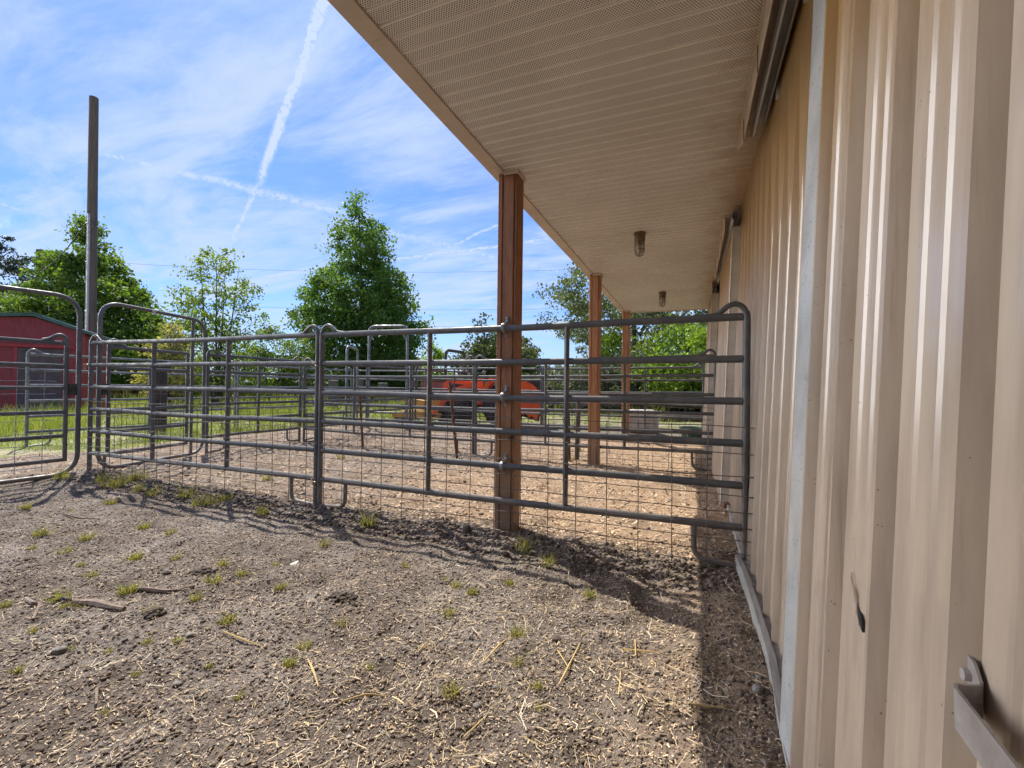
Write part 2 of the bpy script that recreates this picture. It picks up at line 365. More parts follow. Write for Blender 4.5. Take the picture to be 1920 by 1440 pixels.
def island_mat(name, cols, rough=.8, trans=0.0, pos_scale=None, spec=.3):
    """each little piece its own colour"""
    m_, t, b = new_mat(name)
    rnd = nn(t, 'ShaderNodeNewGeometry').outputs['Random Per Island']
    ramp = nn(t, 'ShaderNodeValToRGB'); ramp.color_ramp.interpolation = 'LINEAR'
    el = ramp.color_ramp.elements
    while len(el) < len(cols): el.new(.5)
    for i, c in enumerate(cols): el[i].position = i/(len(cols)-1); el[i].color = (*c, 1)
    t.links.new(rnd, ramp.inputs[0]); c = ramp.outputs[0]
    if pos_scale:
        c = MIX(t, RANGE(t, NOISE(t, obj_co(t), pos_scale, 3), .38, .64, .0, .55), c, tuple(.55*x for x in cols[0]))
    t.links.new(c, b.inputs['Base Color']); b.inputs['Roughness'].default_value = rough; b.inputs['Specular IOR Level'].default_value = spec
    if trans:
        tr = nn(t, 'ShaderNodeBsdfTranslucent'); t.links.new(MIX(t, 1.0, c, (1.35, 1.35, .55), 'MULTIPLY'), tr.inputs[0])
        mx = nn(t, 'ShaderNodeMixShader'); mx.inputs[0].default_value = trans
        out = t.nodes['Material Output']; t.links.new(b.outputs[0], mx.inputs[1]); t.links.new(tr.outputs[0], mx.inputs[2]); t.links.new(mx.outputs[0], out.inputs[0])
    return m_
MT['straw'] = island_mat('dry_straw', [(.30, .22, .13), (.52, .41, .26), (.42, .30, .13), (.60, .52, .40)], .7)
MT['chips'] = island_mat('wood_shavings', [(.20, .12, .065), (.46, .33, .21), (.58, .45, .31), (.34, .23, .13)], .8)
MT['crumbs'] = island_mat('soil_crumbs', [(.055, .040, .030), (.13, .098, .074), (.20, .16, .13), (.085, .062, .046)], .95)
MT['pebbles'] = island_mat('grit_pebbles', [(.20, .18, .165), (.30, .275, .25), (.15, .13, .12)], .8)
MT['blades'] = island_mat('meadow_blades', [(.13, .19, .035), (.22, .27, .06), (.35, .34, .13), (.17, .24, .05)], .7, .35)
MT['tuft'] = island_mat('tuft_blades', [(.14, .17, .04), (.24, .24, .07), (.42, .33, .13), (.17, .21, .045)], .7, .3)
MT['olive'] = island_mat('seeding_grass', [(.14, .13, .045), (.20, .18, .07), (.26, .25, .12), (.10, .10, .035)], .8, .3)
MT['bark'] = simple('tree_bark', (.085, .065, .05), (.05, .04, .03), .9, 0, 8, 30, .6, .01)

# ------------------------------------------------------------------ ground
def vnoise(x, y, seed):
    r_ = np.random.default_rng(seed); G = r_.random((256, 256))
    xi = np.floor(x).astype(int); yi = np.floor(y).astype(int); fx = x-xi; fy = y-yi
    fx = fx*fx*(3-2*fx); fy = fy*fy*(3-2*fy)
    g = lambda a, b: G[a & 255, b & 255]
    return (g(xi, yi)*(1-fx)+g(xi+1, yi)*fx)*(1-fy)+(g(xi, yi+1)*(1-fx)+g(xi+1, yi+1)*fx)*fy-.5
def ground_h(x, y):
    x = np.asarray(x, float); y = np.asarray(y, float)
    near = np.clip(1-(np.hypot(x+2, y-2)-9)/8, 0, 1)
    h = .045*vnoise(x/1.3, y/1.3, 1) + near*(.035*vnoise(x/.42, y/.42, 2)+.016*vnoise(x/.15, y/.15, 3)+.012*vnoise(x/.06, y/.06, 4))
    h = h - near*.022*np.clip((vnoise(x/.21, y/.21, 61)-.12)*4, 0, 1) + near*.02*np.clip((vnoise(x/.17, y/.2, 62)-.15)*4, 0, 1)
    ridge = np.exp(-((y-2.95+.12*vnoise(x/.7, y*0, 9))/.22)**2)*np.clip((.2-x)*3, 0, 1)*np.clip((x+7)*2, 0, 1)
    h = h + ridge*(.03+.05*np.abs(vnoise(x/.35, y/.2, 6)))
    h = h + np.exp(-((x-.30)/.16)**2)*np.clip(9-y, 0, 1)*(.02+.05*np.abs(vnoise(x/.2, y/.25, 7)))
    return h - .012
def axis(a, b, step, lo, hi):
    fine_ = np.arange(a, b+step/2, step); out = []
    s = step; v = a
    while v > lo: s *= 1.22; v -= s; out.append(v)
    left = out[::-1]; out = []; s = step; v = b
    while v < hi: s *= 1.22; v += s; out.append(v)
    return np.array(left+list(fine_)+out)
gx = axis(-7.6, .75, .028, -700, 700); gy = axis(.35, 6.9, .028, -700, 900)
XX, YY = np.meshgrid(gx, gy); ZZ = ground_h(XX, YY)
nx, ny = len(gx), len(gy)
idx = np.arange(nx*ny).reshape(ny, nx)
F = np.stack([idx[:-1, :-1], idx[:-1, 1:], idx[1:, 1:], idx[1:, :-1]], -1).reshape(-1, 4)
gm = np_mesh('ground', np.stack([XX, YY, ZZ], -1).reshape(-1, 3), F, MT['ground'], True)
def ss(v, a, b): t = np.clip((v-a)/(b-a), 0, 1); return t*t*(3-2*t)
wob = .35*vnoise(XX/.8, YY/.8, 21)+.12*vnoise(XX/.2, YY/.2, 22)
pen = ss(YY+wob*.7, 2.98, 3.22)*ss(XX+wob, -9.2, -7.2)*(1-ss(YY+wob, 10.2, 11.4))
pen = np.maximum(pen, ss(XX+wob, -9.4, -8.6)*(1-ss(XX+wob, -6.9, -6.6))*ss(YY, -3, -1)*.9*(1-ss(YY+wob, 10, 11)))
pen = np.maximum(pen, .55*ss(XX+wob*.8, -.35, .05)*(1-ss(YY, 3, 3.3)))
pen *= (.36+.64*ss(XX+2.4*wob, -3.6, -1.5))
gras = np.maximum(1-ss(XX+wob*2, -9.6, -8.3), ss(YY+wob*2, 10.6, 12.0)*(1-.5*ss(XX+wob*3, -6.5, -4.5)*(1-ss(YY, 22, 30))))
for nm, arr in (('pen', pen), ('grass', gras)):
    gm.attributes.new(nm, 'FLOAT', 'POINT').data.foreach_set('value', arr.astype(np.float32).ravel())
tag(link_mesh('ground', gm), kind='structure')

# loose stuff lying on the soil
ICO_V = np.array([(0, 0, 1), (.89, 0, .45), (.28, .85, .45), (-.72, .53, .45), (-.72, -.53, .45), (.28, -.85, .45), (.72, .53, -.45), (-.28, .85, -.45), (-.89, 0, -.45), (-.28, -.85, -.45), (.72, -.53, -.45), (0, 0, -1)])
ICO_F = np.array([(0, 1, 2), (0, 2, 3), (0, 3, 4), (0, 4, 5), (0, 5, 1), (1, 6, 2), (2, 7, 3), (3, 8, 4), (4, 9, 5), (5, 10, 1), (2, 6, 7), (3, 7, 8), (4, 8, 9), (5, 9, 10), (1, 10, 6), (6, 11, 7), (7, 11, 8), (8, 11, 9), (9, 11, 10), (10, 11, 6)])
def in_view(n, x0, x1, y0, y1, power=1.0):   # random ground points, denser towards the lens
    x = rng.uniform(x0, x1, n*3); y = rng.uniform(y0, y1, n*3)
    d = np.hypot(x, y); keep = rng.random(n*3) < np.clip((1.6/np.maximum(d, .5))**power, 0, 1)
    return x[keep][:n], y[keep][:n]
def scatter_lumps(name, n, x0, x1, y0, y1, rmin, rmax, mat, power=1.2, flat=.7):
    x, y = in_view(n, x0, x1, y0, y1, power); n = len(x)
    r_ = rmin*(rmax/rmin)**(rng.random(n)**1.8)
    V = ICO_V[None]*(1+rng.uniform(-.48, .48, (n, 12, 1)))*r_[:, None, None]*rng.uniform(.65, 1.25, (n, 1, 3))
    V[:, :, 2] *= flat
    a = rng.uniform(0, 6.28, n); c, s_ = np.cos(a)[:, None], np.sin(a)[:, None]
    V = np.stack([V[:, :, 0]*c-V[:, :, 1]*s_, V[:, :, 0]*s_+V[:, :, 1]*c, V[:, :, 2]], -1)
    V += np.stack([x, y, ground_h(x, y)+r_*.18], -1)[:, None]
    F_ = (ICO_F[None]+(np.arange(n)*12)[:, None, None]).reshape(-1, 3)
    return tag(link_mesh(name, np_mesh(name, V.reshape(-1, 3), F_, mat)), kind='stuff')
tag(scatter_lumps('soil_crumbs', 62000, -7, .3, .45, 3.4, .0023, .0092, MT['crumbs']), 'dark soil crumbs strewn over the bare dirt in front', 'soil')
tag(scatter_lumps('grit', 2600, -7, .35, .45, 3.4, .0025, .008, MT['pebbles'], 1.2, .6), 'pale grit and small pebbles in the bare dirt', 'grit')
tag(scatter_lumps('manure_crumbs', 2600, -6.8, .3, 3.2, 9, .005, .019, MT['crumbs'], .7), 'dark crumbs of manure on the pen floor', 'manure')
tag(scatter_lumps('edge_clods', 5200, -6.4, .25, 2.66, 3.14, .005, .022, MT['crumbs'], .4, .8), 'dark clods heaped along the foot of the front panels', 'soil')
def scatter_strips(name, x, y, Lr, wr, mat, lift=.006, tilt=.18):
    n = len(x); L_ = Lr[0]*(Lr[1]/Lr[0])**(rng.random(n)**1.7); w = rng.uniform(*wr, n); a = rng.uniform(0, 6.28, n)
    ti = rng.normal(0, tilt, n); bend = rng.normal(0, .16, n)
    d = np.stack([np.cos(a), np.sin(a), ti], -1); p = np.stack([-np.sin(a), np.cos(a), rng.normal(0, .4, n)], -1)
    c = np.stack([x, y, ground_h(x, y)+lift+np.abs(ti)*L_*.35], -1)
    ts = (-.5, 0, .5); V = np.zeros((n, 6, 3))
    for k, t in enumerate(ts):
        mid = c+d*(t*L_)[:, None]+np.stack([-np.sin(a), np.cos(a), np.zeros(n)], -1)*((bend*L_)*(1 if t == 0 else 0))[:, None]
        V[:, 2*k] = mid+p*(w/2)[:, None]; V[:, 2*k+1] = mid-p*(w/2)[:, None]
    F_ = np.array([(0, 1, 3, 2), (2, 3, 5, 4)])[None]+(np.arange(n)*6)[:, None, None]
    return tag(link_mesh(name, np_mesh(name, V.reshape(-1, 3), F_.reshape(-1, 4), mat)), kind='stuff')
x, y = in_view(9500, -6.5, .3, .45, 3.3, 1.1)
tag(scatter_strips('straw_litter', x, y, (.006, .075), (.0008, .0026), MT['straw']), 'fine dry straw scattered over the bare dirt', 'straw')
x, y = in_view(38000, -7, .3, .45, 3.3, 1.1)
tag(scatter_strips('pale_chips', x, y, (.003, .018), (.0015, .005), MT['chips'], .004, .35), 'pale splinters and chips trodden into the bare dirt', 'chips')
x, y = in_view(420, -1.3, .3, .6, 3.6, .8)
tag(scatter_strips('straw_by_wall', x, y, (.025, .15), (.0012, .0038), MT['straw'], .012), 'longer straw lying in drifts near the barn wall', 'straw')
x, y = in_view(36000, -9.4, .32, 1.8, 10, .9)
k_ = (y > 3.1) | (x < -6.75); x, y = x[k_], y[k_]
tag(scatter_strips('wood_shavings', x, y, (.012, .055), (.004, .014), MT['chips'], .006, .3), 'pale wood shavings bedding the pen floor', 'shavings')
def blades(name, P_, hmin, hmax, w, mat, lean=.35, kind='stuff'):
    n = len(P_); h = rng.uniform(hmin, hmax, n)*P_[:, 3]; ww = w*P_[:, 3]*rng.uniform(.6, 1.3, n); a = rng.uniform(0, 6.28, n); l = rng.normal(0, lean, (n, 2))
    p = np.stack([np.cos(a), np.sin(a), 0*a], -1)*(ww/2)[:, None]
    b = P_[:, :3]; tip = b+np.stack([l[:, 0]*h, l[:, 1]*h, h], -1); mid = b+np.stack([l[:, 0]*h*.3, l[:, 1]*h*.3, h*.55], -1)
    V = np.stack([b-p, b+p, mid+p*.7, mid-p*.7, tip], 1)
    T = np.array([(0, 1, 2), (0, 2, 3), (3, 2, 4)])[None]+(np.arange(n)*5)[:, None, None]
    me = np_mesh(name, V.reshape(-1, 3), T.reshape(-1, 3), mat)
    return me
def field_points(n, test, dmin, dmax, ref=9.0, umin=-1200, umax=520):
    out = []
    d = dmin*(dmax/dmin)**rng.random(n*4); u = rng.uniform(umin, umax, n*4)
    p = CAM[None]+f0[None]*d[:, None]+r0[None]*(u/FPX*d)[:, None]
    k = test(p[:, 0], p[:, 1]); p = p[k][:n]; d = d[k][:n]
    z = ground_h(p[:, 0], p[:, 1]); return np.stack([p[:, 0], p[:, 1], z, np.clip(d/ref, .8, 4.5)], -1)
edge = lambda x_, y_: ((x_ < -9.0+1.1*vnoise(x_/.9, y_/.9, 31)) | (y_ > 11.2+1.6*vnoise(x_/.9, y_/.9, 32))) & ~((x_ > -6+1.5*vnoise(x_/.7, y_/.7, 35)) & (vnoise(x_/.8, y_/.5, 36) < .14) & (y_ < 24))
tag(link_mesh('meadow_grass', blades('meadow_grass', field_points(60000, edge, 7, 46), .03, .125, .012, MT['blades'])), 'green grass growing beyond the pens', 'grass', kind='stuff')
tall = lambda x_, y_: edge(x_, y_) & (vnoise(x_/1.3, y_/1.3, 33) > .16) & (y_ < 24)
tag(link_mesh('tall_grass', blades('tall_grass', field_points(11000, tall, 7.5, 22), .18, .42, .012, MT['blades'], .25)), 'taller green grass left uncut around the outer panels', 'grass', kind='stuff')
bank = lambda x_, y_: (np.abs((np.stack([x_, y_], -1)-CAM[None, :2])@f0[:2]/math.cos(PITCH)-33) < 2.2)
bp_ = field_points(16000, bank, 30, 36, 12, -900, 130)
tag(link_mesh('seeding_grass_bank', blades('seeding_grass_bank', bp_, .25, .5, .02, MT['olive'], .2)), 'olive brown bank of seeding grass along the far fence', 'grass', kind='stuff')

# ------------------------------------------------------------------ barn
SL = .0335
def WX(x0, z): return x0+SL*(z-1.083)
barn = empty('barn', (.36, 2, 0), 0, 'tan ribbed metal barn with a deep perforated porch soffit on cedar posts', 'barn')
def child(o, parent=barn):   # vertices are in world units: undo the parent's place
    o.parent = parent; o.matrix_parent_inverse = Matrix.Translation(-Vector(parent.location)); return o
RIB = .2336
def rib_profile(y0, y1, ph, h=.023):
    """list of (y, out) along the sheet; flank towards the camera starts at ph + k*RIB"""
    pts = []; k = math.floor((y0-ph)/RIB)-1
    while ph+k*RIB < y1+RIB:
        b = ph+k*RIB
        pts += [(b-.004, 0), (b-.0025, -.0022), (b-.0005, -.0022), (b, 0), (b+.0105, h), (b+.0235, h), (b+.044, 0), (b+.0445, -.002), (b+.047, -.002), (b+.048, 0)]
        for q in (.105, .165): pts += [(b+q, 0), (b+q+.005, .0045), (b+q+.015, .0045), (b+q+.022, 0)]
        k += 1
    pts = [p for p in pts if y0 < p[0] < y1]
    return [(y0, 0)]+pts+[(y1, 0)]
def ribbed(mb, x0, y0, y1, ph, z0, z1, nz=2, dent=None, back=.0):
    pr = rib_profile(y0, y1, ph); zs = np.linspace(z0, z1, nz); vs = []; fs = []; n = len(pr)
    for z in zs:
        for (y_, o_) in pr:
            vs.append((WX(x0, z)-o_, y_, z))
    for i in range(nz-1):
        for k in range(n-1): fs.append((i*n+k, (i+1)*n+k, (i+1)*n+k+1, i*n+k+1))
    mb.add(vs, fs); return mb
w_ = MB()
ribbed(w_, .36, 2.65, 9.75, .20, .045, 2.712); ribbed(w_, .361, -8, 2.652, .20, .045, 2.712)
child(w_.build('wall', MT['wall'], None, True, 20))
w_ = MB(); w_.box(.385, .42, -8, 9.75, -.2, 2.95); w_.box(.44, 9.5, -8, -7.9, 0, 2.9); w_.box(.44, 9.5, 9.62, 9.72, 0, 2.9); w_.box(9.4, 9.5, -7.88, 9.6, 0, 2.9)
for yy in (-7.95, 9.67): w_.prism([(.44, yy-.04, 2.905), (9.5, yy-.04, 2.905), (5, yy-.04, 4.75)], (0, .08, 0))
child(w_.build('inner_wall', MT['wall'], None, False))
fd = MB(); fd.box(.288, .384, -8, 9.76, -.3, .062)
child(fd.build('footing', simple('mossy_concrete', (.36, .33, .30), (.22, .19, .16), .9, 0, 12, 50, .5, .004)))
# soffit: a band of V-grooved, perforated vinyl running from the eave to the wall
so = MB(); pr = []; k = 0; yy = -8.0
k0 = math.floor((yy+10)/PER); y_ = k0*PER-10
while y_ < 9.76:
    pr += [(y_+.001, 2.712), (y_+.004, 2.724), (y_+.013, 2.724), (y_+.016, 2.712)]; y_ += PER
pr = [p for p in pr if -8 < p[0] < 9.75]; pr = [(-8, 2.712)]+pr+[(9.75, 2.712)]
vs = []; n = len(pr)
for xx in (-1.335, .43):
    vs += [(xx, a, b) for a, b in pr]
so.add(vs, [(k, n+k, n+k+1, k+1) for k in range(n-1)])
so.box(-1.33, .43, -8, 9.75, 2.73, 2.74)
child(so.build('soffit', MT['soffit'], None, True, 20))
fa = MB(); fa.box(-1.42, -1.337, -8, 9.78, 2.700, 2.722); fa.box(-1.448, -1.421, -8, 9.80, 2.71, 2.93); fa.box(-1.336, .36, 9.752, 9.79, 2.695, 2.93)
for yy in (-5.6, -1.9, 1.68, 2.98, 5.3, 8.9): fa.box(-1.4225, -1.3345, yy, yy+.30, 2.6985, 2.7235)
child(fa.build('fascia', MT['vinyl']))
rf = MB()
rf.prism([(-1.52, -8.2, 2.935), (5, -8.2, 4.90), (5, -8.2, 4.96), (-1.52, -8.2, 2.995)], (0, 18.1, 0)); rf.prism([(11, -8.2, 2.935), (11, -8.2, 2.995), (5.001, -8.2, 4.96), (5.001, -8.2, 4.90)], (0, 18.1, 0))
child(rf.build('roof', MT['roofmetal']))
# unseen board wall, added behind the camera to darken the rib flanks
ew = MB(); ew.box(-1.40, .30, -1.20, -1.15, -.05, 2.70)
for k in range(11): ew.box(-1.40+k*.155, -1.40+k*.155+.145, -1.148, -1.128, -.05, 2.70)
child(ew.build('unseen_shade_wall', MT['fencewood'], None, False))
# porch posts
posts = []
for yc in (3.165, 6.38, 9.60, -.10, -3.3):
    p = MB(); x0, x1 = -1.385, -1.235; y0, y1 = yc-.075, yc+.075
    p.bbox(x0, x0+.037, y0-.004, y1, -.12, 2.70, .004); p.bbox(x0+.0382, x1-.0212, y0, y1, -.12, 2.70, .005); p.bbox(x1-.0202, x1, y0+.006, y1-.004, -.12, 2.70, .004)
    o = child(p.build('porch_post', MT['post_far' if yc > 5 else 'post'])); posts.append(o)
def sub(o, part):    # sub-part: world-unit mesh under a part of the barn (the part itself sits at the barn's origin offset)
    o.parent = part; o.matrix_parent_inverse = Matrix.Identity(4); return o
for o, yc in zip(posts, (3.165, 6.38, 9.60, -.10, -3.3)):
    c = MB(); c.box(-1.337, -1.222, yc-.090, yc-.082, 2.680, 2.7115); c.box(-1.230, -1.222, yc-.081, yc+.085, 2.680, 2.7115)
    sub(c.build('collar', MT['vinyl']), o)
for z in (1.526, 1.010, .497):
    st = MB(); yb = 3.165-.075
    pts = [(-1.30, yb-.004, z+.085), (-1.30, yb-.004, z+.045), (-1.304, yb-.030, z+.038), (-1.308, yb-.070, z+.020), (-1.308, yb-.074, z), (-1.308, yb-.070, z-.020), (-1.306, yb-.030, z-.038), (-1.304, yb-.004, z-.045), (-1.304, yb-.004, z-.07)]
    st.tube(fillet(pts, .012, 3), .0035, 6, ra=.013, up=(1, 0, 0)); st.lathe([(.006, -.012), (.006, 0)], (-1.30, yb-.003, z+.070), 'y', 8)
    sub(st.build('pipe_strap', MT['zinc']), posts[0])
# near sliding door
dn = MB(); ribbed(dn, .300, 1.2205, 1.445, .646+2*.2336, .05, 2.56); ribbed(dn, .3025, -.75, 1.2165, .647, .05, 2.56)
for (ya, yb_) in ((-.76, 1.57),):
    vs = []
    for z in (.045, 2.562):
        vs += [(WX(.306, z), ya, z), (WX(.340, z), ya, z), (WX(.340, z), yb_, z), (WX(.306, z), yb_, z)]
    dn.hexa(vs)
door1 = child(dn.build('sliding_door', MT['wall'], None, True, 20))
sub(MB().hexa([(WX(.3035, z_)+a_, y_, z_) for z_ in (.06, 2.55) for a_, y_ in ((0, 1.2168), (.002, 1.2168), (.002, 1.2203), (0, 1.2203))]).build('lap_shadow', MT['dark'], None, False), door1)  # dark strip painting the shade in the gap between the two sheets
door1['label'] = 'near sliding door of glossy tan ribbed steel'
tr = MB()
# bent L edge trim, slightly crumpled
zs = np.linspace(.035, 2.57, 40); vs = []
for z in zs:
    c = .004*math.sin(z*7.3)+.003*math.sin(z*19+1)*(1 if z < 1.2 else .3)
    vs += [(WX(.296, z)+.001, 1.425, z), (WX(.290, z), 1.430, z), (WX(.287, z)+c*.25, 1.550+c, z), (WX(.288, z), 1.572+c*.6, z), (WX(.291, z), 1.596, z), (WX(.345, z), 1.598, z)]
tr.add(vs, [(i*6+k, i*6+k+1, i*6+k+7, i*6+k+6) for i in range(39) for k in range(5)])
o = sub(tr.build('edge_trim', None, None, True, 25), door1)
def speck_trim():
    m_, t, b = new_mat('speckled_white_trim_steel'); co = obj_co(t)
    c = MIX(t, RANGE(t, NOISE(t, co, 5, 6, .6), .35, .7), (.40, .40, .395), (.29, .29, .285))
    v = nn(t, 'ShaderNodeTexVoronoi'); t.links.new(co, v.inputs[0]); v.inputs['Scale'].default_value = 75
    sp_ = M(t, 'LESS_THAN', v.outputs['Distance'], RANGE(t, NOISE(t, co, 22, 3), .35, .7, .06, .36))
    c = MIX(t, M(t, 'MULTIPLY', sp_, .75), c, (.13, .135, .13))
    st = RANGE(t, NOISE(t, co, 3.5, 6, .7), .58, .72, 0, .5); c = MIX(t, st, c, (.34, .31, .26))
    t.links.new(c, b.inputs['Base Color']); b.inputs['Roughness'].default_value = .38; bump(t, b, NOISE(t, co, 9, 4), .3, .006)
    return m_
MT['trim'] = speck_trim(); o.data.materials.append(MT['trim'])
# torn dent in the door skin
hp = [(.693, 1.004), (.688, .993), (.676, .982), (.664, .975), (.655, .973), (.657, .981), (.664, .990), (.670, .999), (.680, 1.003)]
tm = MB(); tm.prism([Vector((WX(.2968, z), y_, z)) for z, y_ in hp], (.004, 0, 0)); sub(tm.build('tear', MT['dark'], None, False), door1)
lp = MB(); lip = [(.735, 1.046), (.722, 1.040), (.708, 1.026), (.698, 1.012), (.686, 1.006), (.676, 1.004), (.668, .999), (.660, .989)]
lp.tube([(WX(.2975, z)-.0015*(i % 2), y_, z) for i, (z, y_) in enumerate(lip)], [.0012, .002, .003, .004, .0035, .003, .0025, .001], 6); sub(lp.build('torn_lip', MT['wall']), door1)
# pull handle: mounting tab, stand-off web and a long flat bar sloping to the camera
hb = MB(); th = .0035
def strap(poly, width_vec, t_):
    P = [Vector(p) for p in poly]; w = Vector(width_vec)
    for a, b in zip(P[:-1], P[1:]):
        n = (b-a).cross(w).normalized()*t_
        hb.hexa([a, b, b+w, a+w, a+n, b+n, b+w+n, a+w+n])
xd = WX(.2985, .78)
hb.prism([(xd-.001, .668, .772), (xd-.001, .664, .785), (xd-.001, .652, .793), (xd-.001, .640, .790), (xd-.001, .628, .776), (xd-.001, .628, .735), (xd-.001, .668, .735)], (-.003, 0, 0))
wv = Vector((0, 0, -.042))
strap([(xd-.004, .629, .774), (xd-.018, .619, .776), (xd-.032, .611, .779)], (0, 0, -.040), .003)
strap([(xd-.032, .611, .779), (xd-.035, .605, .778), (xd-.0365, .38, .762)], (0, -.003, -.041), .003)
strap([(xd-.0365, .38, .762), (xd-.033, .374, .761), (xd-.004, .366, .761)], (0, 0, -.040), .003)
hb.lathe([(.0065, -.006), (.0065, 0)], (xd-.004, .648, .772), 'x', 10)
h_o = sub(hb.build('pull_handle', simple('dusty_grey_steel', (.36, .33, .31), (.27, .24, .22), .5, .35, 14, 60, .2, .002), None, True, 25), door1)
# far doors
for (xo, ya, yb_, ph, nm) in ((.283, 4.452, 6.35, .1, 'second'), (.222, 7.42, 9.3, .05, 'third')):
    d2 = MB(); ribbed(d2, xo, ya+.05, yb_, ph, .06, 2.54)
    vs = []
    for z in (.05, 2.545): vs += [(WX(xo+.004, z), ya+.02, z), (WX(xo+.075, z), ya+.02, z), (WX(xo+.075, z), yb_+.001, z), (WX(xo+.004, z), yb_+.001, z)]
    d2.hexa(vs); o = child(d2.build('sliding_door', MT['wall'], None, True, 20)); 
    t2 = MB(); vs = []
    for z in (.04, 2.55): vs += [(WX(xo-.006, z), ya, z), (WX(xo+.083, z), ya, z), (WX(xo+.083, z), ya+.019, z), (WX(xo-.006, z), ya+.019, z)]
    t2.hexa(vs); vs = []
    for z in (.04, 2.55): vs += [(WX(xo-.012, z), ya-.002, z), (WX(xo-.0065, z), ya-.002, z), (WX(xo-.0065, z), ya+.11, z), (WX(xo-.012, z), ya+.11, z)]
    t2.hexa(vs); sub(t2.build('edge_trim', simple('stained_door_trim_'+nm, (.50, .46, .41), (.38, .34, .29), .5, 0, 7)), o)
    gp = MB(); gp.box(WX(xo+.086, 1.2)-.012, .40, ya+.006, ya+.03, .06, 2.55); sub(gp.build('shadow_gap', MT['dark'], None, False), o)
gd = MB(); gd.bbox(.262, .315, 4.40, 4.455, -.05, .075, .006); child(gd.build('floor_guide', MT['rust']))
# tracks and their hoods under the soffit
for (ya, yb_, xh) in ((-2.5, 3.36, .268), (4.62, 6.95, .262), (7.25, 9.6, .25)):
    hd = MB()
    hd.prism([(xh, ya, 2.711), (xh, ya, 2.575), (xh, yb_-.34, 2.575), (xh, yb_, 2.711)], (.004, 0, 0))
    hd.box(xh-.010, xh-.0005, ya, yb_-.05, 2.694, 2.7115)
    hd.box(xh+.0045, .36, ya, yb_-.36, 2.700, 2.708)
    o = child(hd.build('track_hood', MT['vinyl'], None, False))
    for k, yy in enumerate(np.arange(ya+.5, yb_-.3, .62)):
        sb = MB(); sb.box(xh-.0025, xh-.0003, yy, yy+.012, 2.57, 2.693); sub(sb.build('seam', MT['dark'], None, False), o)
for (ya, yb_) in ((-2.5, 2.97), (4.36, 6.9), (7.3, 9.5)):
    tk = MB(); xc, zc_, r_ = .338, 2.622, .034
    prof = [(-.5, -1), (-.72, -.92), (-.95, -.55), (-1, 0), (-.8, .75), (-.35, 1), (.35, 1), (.8, .75), (1, 0), (.95, -.55), (.72, -.92), (.5, -1)]
    inn = [(.5, -.94), (.68, -.84), (.87, -.5), (.91, 0), (.72, .68), (.3, .91), (-.3, .91), (-.72, .68), (-.91, 0), (-.87, -.5), (-.68, -.84), (-.5, -.94)]
    pts = [(xc+a*r_, b*r_*1.25+zc_) for a, b in prof]+[(xc+a*r_, b*r_*1.25+zc_) for a, b in inn]
    n = len(pts); vs = [(a, ya, b) for a, b in pts]+[(a, yb_, b) for a, b in pts]
    fs = [(i, (i+1) % n, n+(i+1) % n, n+i) for i in range(n)]
    fs += [(i, i+1, n-2-i, n-1-i) for i in range(11)] + [tuple(n+j for j in (n-1-i, n-2-i, i+1, i)) for i in range(11)]
    tk.add(vs, fs); o = child(tk.build('door_track', MT['track'], None, True, 30))
    for yy in np.arange(ya+.15, yb_-.05, .61): sub(MB().box(.374, .40, yy, yy+.045, 2.55, 2.70).build('track_bracket', MT['track'], None, False), o)
# caged lights
def cage_light(x, y, label):
    e = empty('cage_light', (x, y, 2.711), 0, label, 'light', 'caged lights under the porch soffit')
    b = MB(); b.lathe([(.062, 0), (.062, -.018), (.055, -.022), (.055, -.085), (.05, -.092), (.05, -.1)], seg=20); b.build('housing', MT['fixture'], e)
    g = MB(); g.lathe([(.038, -.1), (.040, -.16), (.036, -.2), (.022, -.225), (.002, -.232)], seg=18)
    gm_, t, bb = new_mat('dusty_globe_glass'); bb.inputs['Base Color'].default_value = (.55, .5, .42, 1); bb.inputs['Roughness'].default_value = .3; bb.inputs['Transmission Weight'].default_value = .6; bb.inputs['IOR'].default_value = 1.3
    g.build('globe', gm_, e)
    c = MB()
    for k in range(4):
        a = k*math.pi/4+.2; ca, sa = math.cos(a), math.sin(a)
        pts = [(.05*ca, .05*sa, -.095), (.05*ca, .05*sa, -.19), (.036*ca, .036*sa, -.232), (0, 0, -.248), (-.036*ca, -.036*sa, -.232), (-.05*ca, -.05*sa, -.19), (-.05*ca, -.05*sa, -.095)]
        c.tube(fillet(pts, .02, 3), .0032, 6, up=(.3, .7, .2))
    for z in (-.13, -.175): c.tube([(.051*math.cos(i*.3142), .051*math.sin(i*.3142), z) for i in range(20)], .0032, 6, closed=True)
    c.build('wire_cage', MT['fixture'], e)
    return e
cage_light(-.53, 4.81, 'bronze caged light under the soffit nearest the camera'); cage_light(-.49, 7.89, 'smaller looking far caged light under the soffit near the porch end')

